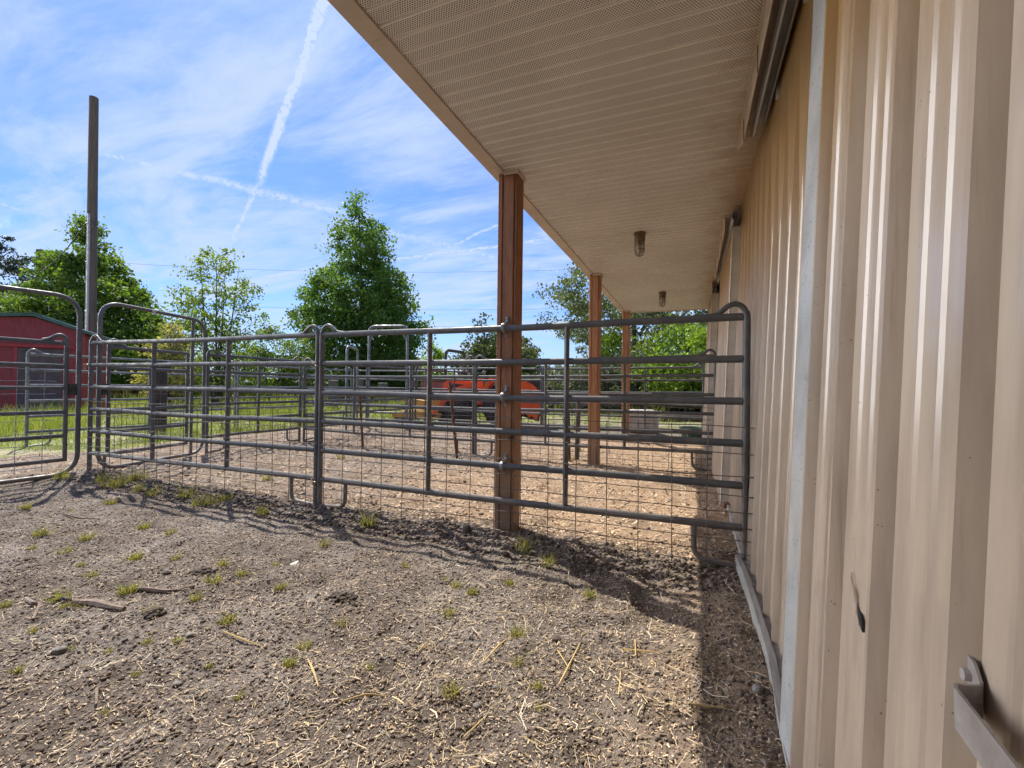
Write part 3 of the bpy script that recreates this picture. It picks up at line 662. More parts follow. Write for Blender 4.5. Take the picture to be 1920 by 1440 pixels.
# ------------------------------------------------------------------ corral panels
RZ = [.245, .50, .757, 1.014, 1.272, 1.53]
def panel(p0, p1, label, group=None, stays=2, mat='pipe', legs=True, z0=0.0, z1=0.0, h=1.0, hooks=(1, 1), name='corral_panel'):
    L = math.hypot(p1[0]-p0[0], p1[1]-p0[1]); rz = math.atan2(p1[1]-p0[1], p1[0]-p0[0])
    e = empty(name, (p0[0], p0[1], z0), rz, label, 'fence panel', group); e.rotation_euler = (0, -math.atan2(z1-z0, L), rz)
    m_ = MT[mat]; R_ = [z*h for z in RZ]
    for z in R_:
        b1, b2 = (.002+.007*rng.random())*rng.choice((-1, 1)), .008*rng.normal()
        MB().tube([(.02, 0, z), (L*.2, b1*.5, z+b2*.4), (L*.4, b1, z-.004+b2), (L*.62, b1*.8, z-.006+b2*.6), (L*.82, b1*.3, z-.002), (L-.02, 0, z)], .0195, 10, ra=.0240).build('rail', m_, e)
    for side in (0, 1):
        sx = 1 if side == 0 else -1; bx = .0 if side == 0 else L; t = R_[-1]
        if hooks[side]:
            pts = [(bx, 0, -.05), (bx, 0, t+.005), (bx+sx*.012, 0, t+.055), (bx+sx*.055, 0, t+.085), (bx+sx*.10, 0, t+.075), (bx+sx*.15, 0, t+.030), (bx+sx*.20, 0, t+.016), (bx+sx*.25, 0, t+.012)]
            pts = fillet(pts, .03, 4); rad = [.0225 if p.z < t+.03 and abs(p.x-bx) < .01 else (.017 if abs(p.x-bx) < .16 else .012) for p in pts]
        else:
            pts = [(bx, 0, -.05), (bx, 0, t)]; rad = [.024]*2
        MB().tube(pts, rad, 12, up=(0, 1, 0)).build('upright', m_, e)
        if legs:
            lx = bx+sx*.29
            MB().tube(fillet([(lx, 0, R_[0]-.01), (lx-sx*.004, 0, .06), (lx-sx*.05, 0, .02), (bx+sx*.02, 0, .005)], .05, 5), .018, 10, ra=.016, up=(0, 1, 0)).build('leg', m_, e)
    for k in range(stays):
        sx = L*(k+1)/(stays+1)
        MB().tube([(sx, 0, R_[0]-.02), (sx, 0, R_[-1]-.02)], .019, 8, ra=.0225, up=(0, 1, 0)).build('stay', m_, e)
    return e
FRONT = 'front row of corral panels'; BACK = 'second row of corral panels'; REAR = 'rear row of corral panels'; OUT = 'galvanised outer panels'
panel((.300, 3.05), (-3.075, 3.05), 'nearest dark pipe panel strapped to the first cedar post and ending at the barn wall', FRONT)
panel((-3.125, 3.05), (-6.53, 2.98), 'dark pipe panel between the chained joint and the left bow gates', FRONT, z1=.01)
panel((.285, 6.50), (-3.25, 6.47), 'dark pipe panel passing behind the second cedar post to the barn wall', BACK, z1=-.03)
panel((-3.30, 6.47), (-6.98, 6.50), 'dark pipe panel of the second row between its two pipe joints', BACK, z0=-.03, z1=-.02)
panel((.20, 9.80), (-3.2, 9.80), 'farthest dark panel near the third cedar post and green tub', REAR, z1=-.02)
panel((-3.25, 9.80), (-6.75, 9.9), 'rear dark panel standing in front of the orange tractor and yellow mower', REAR, z0=-.02)
panel((-7.02, 4.66), (-7.04, 6.45), 'short dark side panel between the right bow gate and the second row', None, stays=1)
panel((-7.04, 6.56), (-6.8, 9.85), 'dark side panel running back from the second row to the rear row', None, stays=1)
panel((-10.15, 3.80), (-9.95, 7.25), 'pale galvanised panel in front of the red shed', OUT, mat='pipe_light', stays=1)
panel((-9.95, 7.32), (-9.7, 10.8), 'pale galvanised outer panel beyond the dark railroad tie post', OUT, mat='pipe_light', stays=1)
panel((-9.7, 10.9), (-6.2, 11.8), 'pale galvanised panel turning in front of the far wooden fence', OUT, mat='pipe_light', stays=1)
panel((-6.9, 2.0+8.6), (-6.4, 13.4), 'dark panel of the chute alley under the tall conifer shaped tree', None, stays=1)

def bow_gate(p0, p1, label, hb_=2.06, swing=0.0, mesh=True):
    L = math.hypot(p1[0]-p0[0], p1[1]-p0[1]); rz = math.atan2(p1[1]-p0[1], p1[0]-p0[0])
    e = empty('bow_gate', (p0[0], p0[1], 0), rz, label, 'gate', 'tall bow gates at the left'); m_ = MT['pipe']
    pts = [(0, 0, .25), (0, 0, hb_), (L, 0, hb_), (L, 0, .02), (0, 0, .02)]
    MB().tube(fillet([(0, 0, 1.0), (0, 0, hb_), (L, 0, hb_-.02), (L, 0, .03), (0, 0, .03), (0, 0, 1.0)], .24, 8), .024, 12, up=(0, 1, 0)).build('bow_frame', m_, e)
    st = MB(); st.tube(fillet([(L*.42, 0, hb_-.012), (L*.46, 0, hb_-.013)], .01), .026, 10); st.build('frame_sticker', simple('worn_pale_sticker', (.42, .40, .40), (.2, .19, .19), .6, 0, 30), e)
    lf = MB(); a, b = .11, L-.30
    lf.tube(fillet([(a, 0, .18), (a, 0, 1.53), (a+.012, 0, 1.585), (a+.05, 0, 1.612), (a+.09, 0, 1.60), (a+.14, 0, 1.555), (a+.2, 0, 1.54)], .03, 4), .021, 10, up=(0, 1, 0))
    lf.tube([(b, 0, .18), (b, 0, 1.53)], .021, 10, up=(0, 1, 0))
    leaf = lf.build('gate_leaf', m_, e)
    for z in (.20, .47, .74, 1.01, 1.26, 1.52):
        MB().tube([(a, 0, z), (b, 0, z)], .018, 10, ra=.023).build('leaf_rail', m_, leaf)
    MB().tube([(L-.22, 0, .05), (L-.22, 0, hb_-.02)], .021, 10, up=(0, 1, 0)).build('latch_post', m_, e)
    la = MB(); la.box(.024, .09, -.02, .02, .93, 1.06); la.box(.05, .075, -.035, .035, .97, 1.0); la.build('hinge', MT['darkmetal'], e)
    return e
bow_gate((-6.62, 3.10), (-6.98, 4.58), 'right of two tall bow gates meeting beside the utility pole')
bow_gate((-6.60, 2.90), (-6.72, .95), 'left bow gate whose arched frame leaves the photo in front of the red shed')

def wire_panel(p0, p1, label, group, hs=(.03, .10, .175, .255, .345, .445, .56, .70, .86), sp=.205, r=.0030, z=0.0, tilt=0.0, mat='wire'):
    L = math.hypot(p1[0]-p0[0], p1[1]-p0[1]); rz = math.atan2(p1[1]-p0[1], p1[0]-p0[0])
    w = MB(); n = int(L/sp)
    for h in hs:
        pts = [(k*L/12, .004*math.sin(k*1.7+h*9), h+.004*math.sin(k*2.3+h*31)) for k in range(13)]
        w.tube(pts, r, 5)
    for k in range(n+1):
        x_ = .03+k*sp
        if x_ < L: w.tube([(x_+random.uniform(-.006, .006), .005, hs[0]-.05), (x_+random.uniform(-.004, .004), .007, (hs[0]+hs[-1])/2), (x_+random.uniform(-.006, .006), .005, hs[-1]+.008)], r, 5, up=(0, 1, 0))
    o = w.build('wire_mesh_panel', MT[mat]); o.location = (p0[0], p0[1], z); o.rotation_euler = (tilt, 0, rz)
    return tag(o, label, 'wire mesh', group)
WG = 'wire mesh panels tied to the corral panels'
wire_panel((-3.02, 3.004), (.34, 3.004), 'low wire mesh tied to the nearest panel in front of the first cedar post', WG)
wire_panel((-6.5, 2.93), (-3.06, 3.000), 'low wire mesh tied to the front panel left of the chained joint', WG)
wire_panel((-3.2, 6.43), (.25, 6.455), 'low wire mesh on the panel by the second cedar post', WG, z=-.02)
wire_panel((-6.9, 6.46), (-3.28, 6.43), 'low wire mesh on the left panel of the second row', WG, z=-.03)
wire_panel((-6.70, 1.15), (-6.55, 2.66), 'pale wire mesh sagging on the left bow gate', WG, hs=(.15, .27, .39, .52, .66, .80, .95, 1.09, 1.22), sp=.20, tilt=.06, mat='zinc')
wire_panel((-6.70, 3.28), (-6.9, 4.25), 'wire mesh hooked over a rail of the right bow gate', WG, hs=(.20, .30, .42, .54, .66, .80, .93, 1.05), sp=.15)
wire_panel((-7.0, 4.7), (-7.0, 6.42), 'wire mesh along the short dark side panel', WG, sp=.15)
wire_panel((-3.15, 9.76), (.2, 9.76), 'low wire mesh along the rear panel near the tub', WG, hs=(.1, .2, .3, .42, .55, .7))
# chains and tie wires
def chain(p, label, n=7, tie=False, name='chain'):
    e = MB()
    for k in range(n):
        a = k*.95; c = Vector(p)+Vector((.036*math.cos(a)+.008*k/n, .036*math.sin(a)-.01, .012*math.sin(k*2.1)-.006*k))
        ax = Vector((-math.sin(a), math.cos(a), .2)).normalized(); sd = (Vector((0, 0, 1)) if k % 2 else ax.cross(Vector((0, 0, 1)))).normalized()
        pts = [c+ax*(.018*math.cos(t))+sd*(.010*math.sin(t)) for t in np.linspace(0, 2*math.pi, 12, endpoint=False)]
        e.tube(pts, .0032, 5, closed=True)
    if tie: e.tube([Vector(p)+Vector((.03*math.cos(t), .03*math.sin(t)-.01, -.05-.015*math.sin(2*t))) for t in np.linspace(0, 6.3, 14)], .003, 5)
    o = e.build(name, MT['chain']); return tag(o, label, 'chain')
chain((-3.10, 3.03, 1.285), 'short chain looped round the joint of the two front panels', 9)
chain((-3.09, 3.03, .262), 'chain end hooked low on the same front joint', 6, True)
chain((-6.57, 2.98, 1.30), 'knotted chain tying the front panel to the bow gates', 8, True)
chain((-3.27, 6.46, 1.20), 'chain round the second row joint before the orange tractor', 8)
chain((-7.01, 6.48, 1.27), 'chain round the far left joint of the second row', 7)

# grade board lying along the wall
pk = MB(); pth = [(.262, 3.06, .075), (.275, 2.75, .080), (.284, 2.35, .075), (.286, 1.95, .07), (.268, 1.6, .055), (.255, 1.2, .045)]
for (a, b) in zip(pth[:-1], pth[1:]):
    pk.hexa([(a[0]-.012, a[1], a[2]-.10), (b[0]-.012, b[1], b[2]-.10), (b[0]+.014, b[1], b[2]-.10), (a[0]+.014, a[1], a[2]-.10), (a[0]-.012, a[1], a[2]), (b[0]-.012, b[1], b[2]), (b[0]+.014, b[1], b[2]), (a[0]+.014, a[1], a[2])])
tag(pk.build('grade_board', MT['plank'], None, True, 20), 'grey weathered board on edge in the dirt along the barn wall', 'board')

# ------------------------------------------------------------------ old posts, stakes
tp = MB(); g = gat(294, 818); rr = .155
tp.tube([(g[0], g[1], -.1), (g[0]+.01, g[1], .7), (g[0]-.01, g[1]+.01, 1.52)], [rr*1.03, rr, rr*.97], 14, up=(0, 1, 0))
tag(tp.build('railroad_tie_post', MT['tiewood']), 'thick dark creosote post standing in the alley behind the left panels', 'post')
for (px, py, top, lean, lab) in ((681, 840, 1.0, -.10, 'rusty stake leaning inside the second pen below the bow frames'), (858, 857, 1.15, -.16, 'rusty stake leaning left of the second row chained joint'), (1068, 862, .86, -.03, 'brown stake left of the second cedar post with weeds at its foot')):
    g = gat(px, py); s_ = MB(); s_.tube([(g[0], g[1], -.1), (g[0]+lean, g[1], top)], .022, 6); s_.box(g[0]+lean*.9-.035, g[0]+lean*.9+.035, g[1]-.012, g[1]+.012, top*.9-.02, top*.9+.02)
    tag(s_.build('metal_stake', MT['rust']), lab, 'stake')
g = gat(1078, 862); s_ = MB(); s_.tube([(g[0], g[1]+.1, -.1), (g[0]+.02, g[1]+.1, .92)], .035, 8)
tag(s_.build('wooden_stake', MT['fencewood']), 'grey wooden stake beside the brown one near the second cedar post', 'stake')

# chute frames in the alley
def chute(pa, pb, H, label, brace=True, r_=.035):
    v = Vector((pb[0]-pa[0], pb[1]-pa[1], 0)); L = v.length; e = empty('chute_frame', (pa[0], pa[1], 0), math.atan2(v.y, v.x), label, 'frame', 'pipe arches of the cattle chute')
    MB().tube(fillet([(0, 0, -.05), (0, 0, H), (L, 0, H+.02), (L, 0, -.05)], .17, 7), r_, 10, up=(0, 1, 0)).build('arch', MT['pipe_light'], e)
    if brace:
        MB().tube([(.01, 0, H-.38), (.2*L, 0, H-.01)], .02, 8).build('brace', MT['pipe_light'], e); MB().tube([(L-.01, 0, H-.38), (L-.2*L, 0, H)], .02, 8).build('brace', MT['pipe_light'], e)
    for z in (.4, .9, 1.3): MB().tube([(0, .04, z), (L, .04, z)], .02, 8).build('crossbar', MT['pipe'], e)
    return e
A_, B_ = at(690, 790, 11.3), at(762, 790, 11.3)
chute(A_, B_, 2.58, 'taller braced pipe arch in front of the conical tree')
A_, B_ = at(649, 790, 10.6), at(669, 790, 12.2)
chute(A_, B_, 2.02, 'narrow lower pipe arch left of the braced arch', False, .03)

# ------------------------------------------------------------------ red shed
c_ = at(158, 700, 14.5); sh = empty('red_shed', (c_[0], c_[1], 0), YAW+R(30), 'dark red shed with green roof trim and a plum sliding door', 'shed')
# local: +x to the right along the gable wall, gable spans x -3.0..0 at y=0, shed runs back along +y
wl = MB(); Wd, Dp = 2.7, 2.7; pkx = -1.18; he, hp_, hl = 2.66, 3.08, 2.98
wl.prism([(-Wd, 0, -.1), (0, 0, -.1), (0, 0, he), (pkx, 0, hp_), (-Wd, 0, hl)], (0, .1, 0)); wl.box(-.1, 0, .101, Dp, -.1, he-.03); wl.box(-Wd, -Wd+.1, .101, Dp, -.1, hl-.03)
wl.prism([(-Wd, Dp, -.1), (0, Dp, -.1), (0, Dp, he), (pkx, Dp, hp_), (-Wd, Dp, hl)], (0, .1, 0))
for xs in (-.75, -2.2): wl.box(xs, xs+.02, -.006, -.001, -.1, 2.75)
wl.build('wall', MT['shedred'], sh, False)
rf = MB(); rf.prism([(.16, -.14, he-.05), (pkx, -.14, hp_+.03), (pkx, -.14, hp_+.12), (.16, -.14, he+.05)], (0, Dp+.35, 0)); rf.prism([(pkx-.001, -.14, hp_+.03), (-Wd-.2, -.14, hl-.04), (-Wd-.2, -.14, hl+.06), (pkx-.001, -.14, hp_+.12)], (0, Dp+.35, 0)); r_o = rf.build('roof', MT['greenmetal'], sh, False)
rg = MB(); rg.prism([(pkx+.22, -.17, hp_+.075), (pkx, -.17, hp_+.155), (pkx-.22, -.17, hp_+.075), (pkx-.22, -.17, hp_+.04), (pkx, -.17, hp_+.125), (pkx+.22, -.17, hp_+.04)], (0, Dp+.41, 0)); rg.build('ridge_cap', MT['greenmetal'], r_o, False)
dm = MB(); dm.box(-1.52, -.50, -.055, -.02, .06, 2.10); d_o = dm.build('sliding_door', MT['sheddoor'], sh, False)
df = MB(); df.box(-1.60, -1.525, -.058, -.012, .03, 2.13); df.box(-.495, -.42, -.058, -.012, .03, 2.13); df.build('door_frame', MT['shedtrim'], d_o, False)
bm_ = MB(); bm_.box(-2.5, -.2, -.085, -.012, 2.14, 2.235); bm_.build('door_rail', MT['shedtrim'], sh, False)
cn = MB(); cn.box(-.07, .012, -.018, -.001, -.1, he-.1); cn.build('corner_board', MT['shedtrim'], sh, False)

# ------------------------------------------------------------------ utility poles, wires
g = at(169, 715, 18.5); top = at(176, 183, 18.5)
up_ = empty('utility_pole', (g[0], g[1], 0), 0, 'tall bare wooden utility pole with a grey conduit up its side', 'pole')
dx, dy = top[0]-g[0], top[1]-g[1]; H = top[2]
def ppos(z): return Vector((dx*z/H, dy*z/H, z))
pm = MB(); pm.tube([ppos(z) for z in (-.2, 3, 6, 9, 11, H)], [.20, .19, .178, .165, .158, .152], 18, up=(0, 1, 0)); pm.build('pole', MT['polewood'], up_)
off = Vector((.10, -.165, 0)); cd = MB(); ct = 8.0
cd.tube([ppos(z)+off*(1 if z < 4 else .92) for z in (.1, 3, 6, ct)], .045, 10, up=(0, 1, 0))
for z in (2, 4, 6, 7.6): cd.box(ppos(z).x+.0, ppos(z).x+.16, ppos(z).y-.215, ppos(z).y-.13, z, z+.03)
cd.build('conduit', MT['conduit'], up_)
lw = MB(); b0 = ppos(ct)+off
lw.tube(fillet([b0, b0+Vector((.12, -.05, .16)), b0+Vector((.38, .05, -.1)), b0+Vector((.42, .1, -.45)), b0+Vector((.25, .1, -.5)), b0+Vector((.18, .0, -.25))], .12, 5), .014, 6)
lw.tube(fillet([b0+Vector((0, 0, -.75)), b0+Vector((.2, 0, -.8)), b0+Vector((.36, .05, -.55)), b0+Vector((.40, .05, -.3))], .1, 5), .012, 6)
lw.build('wire_loop', MT['insul'], up_)
gw = MB(); q = [ppos(7.95)+Vector((-.17, 0, 0))]
for i in range(1, 14): t = i/13; q.append(Vector((ppos(8).x-.17-1.95*t, ppos(8).y-.75*t, 7.95-2.35*t-.25*math.sin(t*3.14)+.02*math.sin(i*3))))
gw.tube(q, .02, 6); gw.build('hanging_cable', MT['insul'], up_)
g = at(71, 700, 40); t_ = at(71, 468, 40)
u2 = empty('yard_light_pole', (g[0], g[1], 0), YAW, 'distant short pole with a lamp bracket left of the big maple', 'pole')
p2 = MB(); p2.tube([(0, 0, 0), (0, 0, t_[2])], .28, 10, up=(0, 1, 0)); p2.box(-.3, .75, -.1, .1, t_[2]-.25, t_[2]-.1); p2.build('pole', MT['polewood'], u2)
p3 = MB(); p3.tube([(0, -.1, t_[2]-1.9), (-1.4, -.2, t_[2]-1.8)], .06, 6); p3.tube([(-1.4, -.2, t_[2]-1.5), (-2.4, -.2, t_[2]-.7), (-2.7, -.2, t_[2]-1.1), (-1.7, -.2, t_[2]-2.4), (-1.35, -.2, t_[2]-2.0)], .07, 6, closed=True); p3.build('lamp_bracket', MT['darkmetal'], u2)
for (pa, pb, sag, lab) in (((150, 488), (1260, 497), 1.1, 'highest of three power lines crossing the sky'), ((150, 560), (1260, 572), .9, 'middle power line crossing the sky'), ((150, 600), (1260, 606), .6, 'lowest power line just above the far trees')):
    a, b = Vector(at(*pa, 52)), Vector(at(*pb, 52)); w = MB()
    w.tube([a.lerp(b, k/24)+Vector((0, 0, -4*sag*(k/24)*(1-k/24))) for k in range(25)], .013, 5)
    tag(w.build('power_line', MT['insul']), lab, 'cable', 'power lines crossing the sky')

# ------------------------------------------------------------------ far wooden fence
def wood_fence(name, pts_px, d, label, hgt=1.15, rails=(.45, .95), pw=.11):
    g = at(pts_px[0], 720, d); e = empty(name, (g[0], g[1], 0), YAW, label, 'fence')
    x_ = [(p-pts_px[0])/FPX*d for p in pts_px]
    for k, q in enumerate(x_):
        MB().bbox(q-pw, q+pw, -pw, pw, -.1, hgt+.12*math.sin(k*2.7), .02).build('fence_post', MT['fencewood'], e)
    for h in rails:
        MB().bbox(x_[0], x_[-1], -pw-.052, -pw-.002, h, h+.14, .008).build('fence_rail', MT['fencewood'], e)
    return e
wood_fence('rail_fence', [625, 673, 718, 775], 20, 'short dark wooden fence of thick posts behind the chute', 1.3, (.35, .8), .17)
wood_fence('rail_fence', [-80, 20, 120, 250, 330, 430, 520, 600, 690, 780, 880], 31, 'long grey wooden rail fence at the far edge of the meadow', 1.1, (.35, .75, 1.0), .09)

# ------------------------------------------------------------------ machines
def wheel(parent, x, y, r_, w, hub):
    t = MB(); t.lathe([(r_*.58, -w/2), (r_*.9, -w/2), (r_, -w*.3), (r_, w*.3), (r_*.9, w/2), (r_*.58, w/2)], (x, y, r_), 'y', 26)
    for k in range(18):
        a = 2*math.pi*k/18; c, s_ = math.cos(a), math.sin(a)
        t.hexa([(x+(r_*.985)*c-.02*s_, y-w/2, r_+(r_*.985)*s_+.02*c), (x+(r_*.985)*c+.02*s_, y-w/2, r_+(r_*.985)*s_-.02*c), (x+(r_*.985)*c+.03*s_, y+w/2, r_+(r_*.985)*s_-.03*c), (x+(r_*.985)*c-.03*s_, y+w/2, r_+(r_*.985)*s_+.03*c),
                (x+(r_*1.04)*c-.02*s_, y-w/2, r_+(r_*1.04)*s_+.02*c), (x+(r_*1.04)*c+.02*s_, y-w/2, r_+(r_*1.04)*s_-.02*c), (x+(r_*1.04)*c+.03*s_, y+w/2, r_+(r_*1.04)*s_-.03*c), (x+(r_*1.04)*c-.03*s_, y+w/2, r_+(r_*1.04)*s_+.03*c)])
    o = t.build('wheel', MT['black'], parent)
    MB().lathe([(r_*.6, -w*.42), (r_*.5, -w*.3), (r_*.2, -w*.26), (r_*.18, -w*.4), (r_*.1, -w*.4), (r_*.1, w*.4), (r_*.6, w*.42)], (x, y, r_), 'y', 20).build('rim', MT[hub], o)
    return o
g = at(830, 720, 12.5); tr_ = empty('tractor', (g[0], g[1], 0), YAW, 'bright orange compact tractor parked behind the rear panels', 'tractor'); tr_.scale = (1.07, 1.0, 1.10)
# side view length runs along local x, nose to the left
ho = MB(); prof = [(.02, .62), (.0, .80), (.06, 1.05), (.16, 1.15), (.34, 1.185), (.62, 1.17), (.86, 1.08), (.98, .96), (1.0, .62)]
ho.prism([(a, -.27, b) for a, b in prof], (0, .54, 0)); ho.build('hood', MT['orange'], tr_, True, 25)
sg = MB(); sg.prism([(.14, -.275, .88), (.30, -.275, 1.05), (.62, -.275, 1.03), (.84, -.275, .93), (.86, -.275, .86)], (0, -.012, 0)); sg.build('side_grille', MT['darkmetal'], tr_, False)
ch = MB(); ch.bbox(.05, 2.3, -.2, .2, .38, .62, .03); ch.bbox(.9, 1.5, -.42, .42, .36, .44, .02); ch.bbox(.98, 1.22, -.25, .25, .6, .98, .03); ch.build('chassis', MT['darkmetal'], tr_)
la = MB(); la.prism([(-.25, -.46, .30), (-.12, -.46, .30), (.35, -.46, .84), (.95, -.46, 1.02), (.95, -.46, 1.12), (.30, -.46, .94)], (0, .06, 0)); la.prism([(-.25, .40, .30), (-.12, .40, .30), (.35, .40, .84), (.95, .40, 1.02), (.95, .40, 1.12), (.30, .40, .94)], (0, .06, 0)); la.prism([(.93, -.47, .55), (1.08, -.47, .55), (1.08, -.47, 1.2), (.93, -.47, 1.2)], (0, .08, 0)); la.build('loader_arms', MT['orange'], tr_, False)
wheel(tr_, .52, -.50, .31, .22, 'orange'); wheel(tr_, .52, .50, .31, .22, 'orange'); wheel(tr_, 1.62, -.58, .53, .32, 'orange'); wheel(tr_, 1.62, .58, .53, .32, 'orange')
for s_ in (-1, 1):
    fp = [(1.30, .62), (1.34, .86), (1.48, 1.10), (1.74, 1.24), (2.04, 1.22), (2.34, 1.08), (2.46, .86), (2.44, .78), (2.28, 1.0), (2.0, 1.12), (1.76, 1.13), (1.56, 1.02), (1.45, .82), (1.42, .62)]
    y0 = -.74 if s_ < 0 else .42
    MB().prism([(a-.30, y0, b) for a, b in fp], (0, .32, 0)).build('fender', MT['orange'], tr_, True, 30)
st = MB(); st.bbox(1.25, 1.62, -.24, .24, .92, 1.02, .03); st.prism([(1.56, -.24, 1.0), (1.66, -.24, 1.0), (1.74, -.24, 1.34), (1.65, -.24, 1.36)], (0, .48, 0)); st.build('seat', MT['black'], tr_)
sw = MB(); sw.tube([(1.06+.06*math.cos(a), .19*math.sin(a), 1.20+.17*math.cos(a)) for a in np.linspace(0, 2*math.pi, 20, endpoint=False)], .017, 7, closed=True, up=(1, 0, 0)); sw.tube([(.96, 0, .96), (1.06, 0, 1.20)], .02, 6); sw.build('steering_wheel', MT['black'], tr_)
bx = MB(); bx.prism([(1.04, -.60, .42), (1.40, -.60, .42), (1.40, -.60, .92), (1.30, -.60, 1.20), (1.22, -.60, 1.20), (1.10, -.60, .80)], (0, 1.2, 0)); bx.build('dash_panel', MT['orange'], tr_)
rb = MB()
for k in range(3):   # three stacked curved plates of the rear body, then its upright box
    o_ = .17*k
    rb.prism([(1.92+o_, -.80+.02*k, .50-.08*k), (2.10+o_, -.80+.02*k, .30-.06*k), (2.20+o_, -.80+.02*k, .62), (2.10+o_, -.80+.02*k, .95), (1.98+o_, -.80+.02*k, 1.14-.04*k), (1.82+o_, -.80+.02*k, 1.23-.05*k), (1.74+o_, -.80+.02*k, 1.19-.05*k), (1.92+o_, -.80+.02*k, 1.00-.03*k), (2.03+o_, -.80+.02*k, .72)], (0, .22, 0))
rb.build('rear_plates', MT['orange'], tr_, False); rb = MB(); rb.prism([(2.02, -.70, .30), (2.50, -.70, .16), (2.58, -.70, .90), (2.52, -.70, 1.12), (2.36, -.70, 1.19), (2.20, -.70, 1.17), (2.10, -.70, .9)], (0, 1.3, 0)); rb.build('rear_core', MT['darkmetal'], tr_, False)
bt = MB(); bt.tube(fillet([(2.5, -.3, .3), (2.8, -.3, .4), (2.95, -.3, .75), (2.75, -.3, 1.0)], .1), .04, 8); bt.build('rear_linkage', MT['darkmetal'], tr_)
# yellow mower with roll bar
g = at(742, 720, 13.4); mw = empty('riding_mower', (g[0], g[1], 0), YAW, 'yellow riding mower with a black roll bar beside the tractor', 'mower')
dk = MB(); dk.prism([(.08, -.62, .18), (1.45, -.62, .18), (1.50, -.62, .30), (1.2, -.62, .36), (.3, -.62, .36), (.05, -.62, .26)], (0, 1.2, 0)); dk.build('mower_deck', MT['yellow'], mw, False)
bd = MB(); bd.prism([(.1, -.12, .62), (.45, -.12, .62), (.42, -.12, .54), (.85, -.12, .40), (1.5, -.12, .45), (1.85, -.12, .52), (1.85, -.12, .78), (1.45, -.12, .80), (1.1, -.12, .62), (.55, -.12, .68)], (0, .5, 0)); bd.build('body', MT['yellow'], mw, False)
wheel(mw, .28, -.42, .17, .16, 'darkmetal'); wheel(mw, .28, .42, .17, .16, 'darkmetal'); wheel(mw, 1.62, -.48, .28, .26, 'darkmetal'); wheel(mw, 1.62, .48, .28, .26, 'darkmetal')
MB().tube(fillet([(1.55, -.42, .5), (1.55, -.42, 2.14), (2.0, .42, 2.14), (2.0, .42, .5)], .16, 6), .045, 10, up=(0, 1, 0)).build('roll_bar', MT['darkmetal'], mw)
s2 = MB(); s2.bbox(1.15, 1.55, -.24, .24, .72, .84, .03); s2.bbox(1.48, 1.6, -.24, .24, .84, 1.2, .03); s2.build('seat', MT['black'], mw)
g = at(790, 720, 17); wg = empty('wagon', (g[0], g[1], 0), YAW, 'faded red wagon box showing behind the tractor hood', 'wagon')
wb = MB(); wb.bbox(0, 1.5, 0, 1.2, .82, 1.28, .02); 
for q in (.1, .5, .95, 1.3): wb.box(q, q+.07, -.03, -.001, .84, 1.27)
wb.build('box', MT['redbox'], wg)
MB().box(-.06, 1.56, -.06, 1.26, 1.285, 1.33).build('top_rail', MT['darkmetal'], wg); wheel(wg, .35, .1, .34, .18, 'darkmetal'); wheel(wg, 1.2, .1, .34, .18, 'darkmetal'); wheel(wg, .35, 1.1, .34, .18, 'darkmetal'); wheel(wg, 1.2, 1.1, .34, .18, 'darkmetal')
MB().bbox(.1, 1.4, .2, 1.0, .55, .81, .02).build('undercarriage', MT['darkmetal'], wg)
# tub and trough at the end of the barn
g = gat(1301, 826); tb = MB(); tb.lathe([(.20, 0), (.235, .03), (.275, .26), (.295, .275), (.295, .30), (.265, .30), (.25, .27), (.21, .05), (.02, .04)], (g[0], g[1]-.12, -.01), 'z', 26)
tag(tb.build('feed_tub', MT['tub']), 'round dark green feed tub near the barn corner', 'tub')
g = at(1207, 722, 10.9); wt_ = empty('water_trough', (g[0], g[1], 0), YAW, 'stained white plastic trough standing on edge in the rear yard', 'trough')
tm = MB(); tm.bbox(-.34, .34, 0, .40, -.02, .56, .05); tm.build('shell', MT['white_plastic'], wt_); tm = MB(); tm.bbox(-.37, .37, -.03, .02, .50, .545, .015); tm.bbox(-.37, -.31, -.03, .02, 0, .495, .015); tm.bbox(.31, .37, -.03, .02, 0, .495, .015); tm.build('rim', MT['white_plastic'], wt_)
a, b = at(1236, 767, 15), at(1345, 771, 15); bl = MB(); bl.tube([(a[0], a[1], .12), (b[0], b[1], .13)], .13, 10)
tag(bl.build('grey_log', MT['fencewood']), 'grey log lying across the rear yard by the trough', 'log')

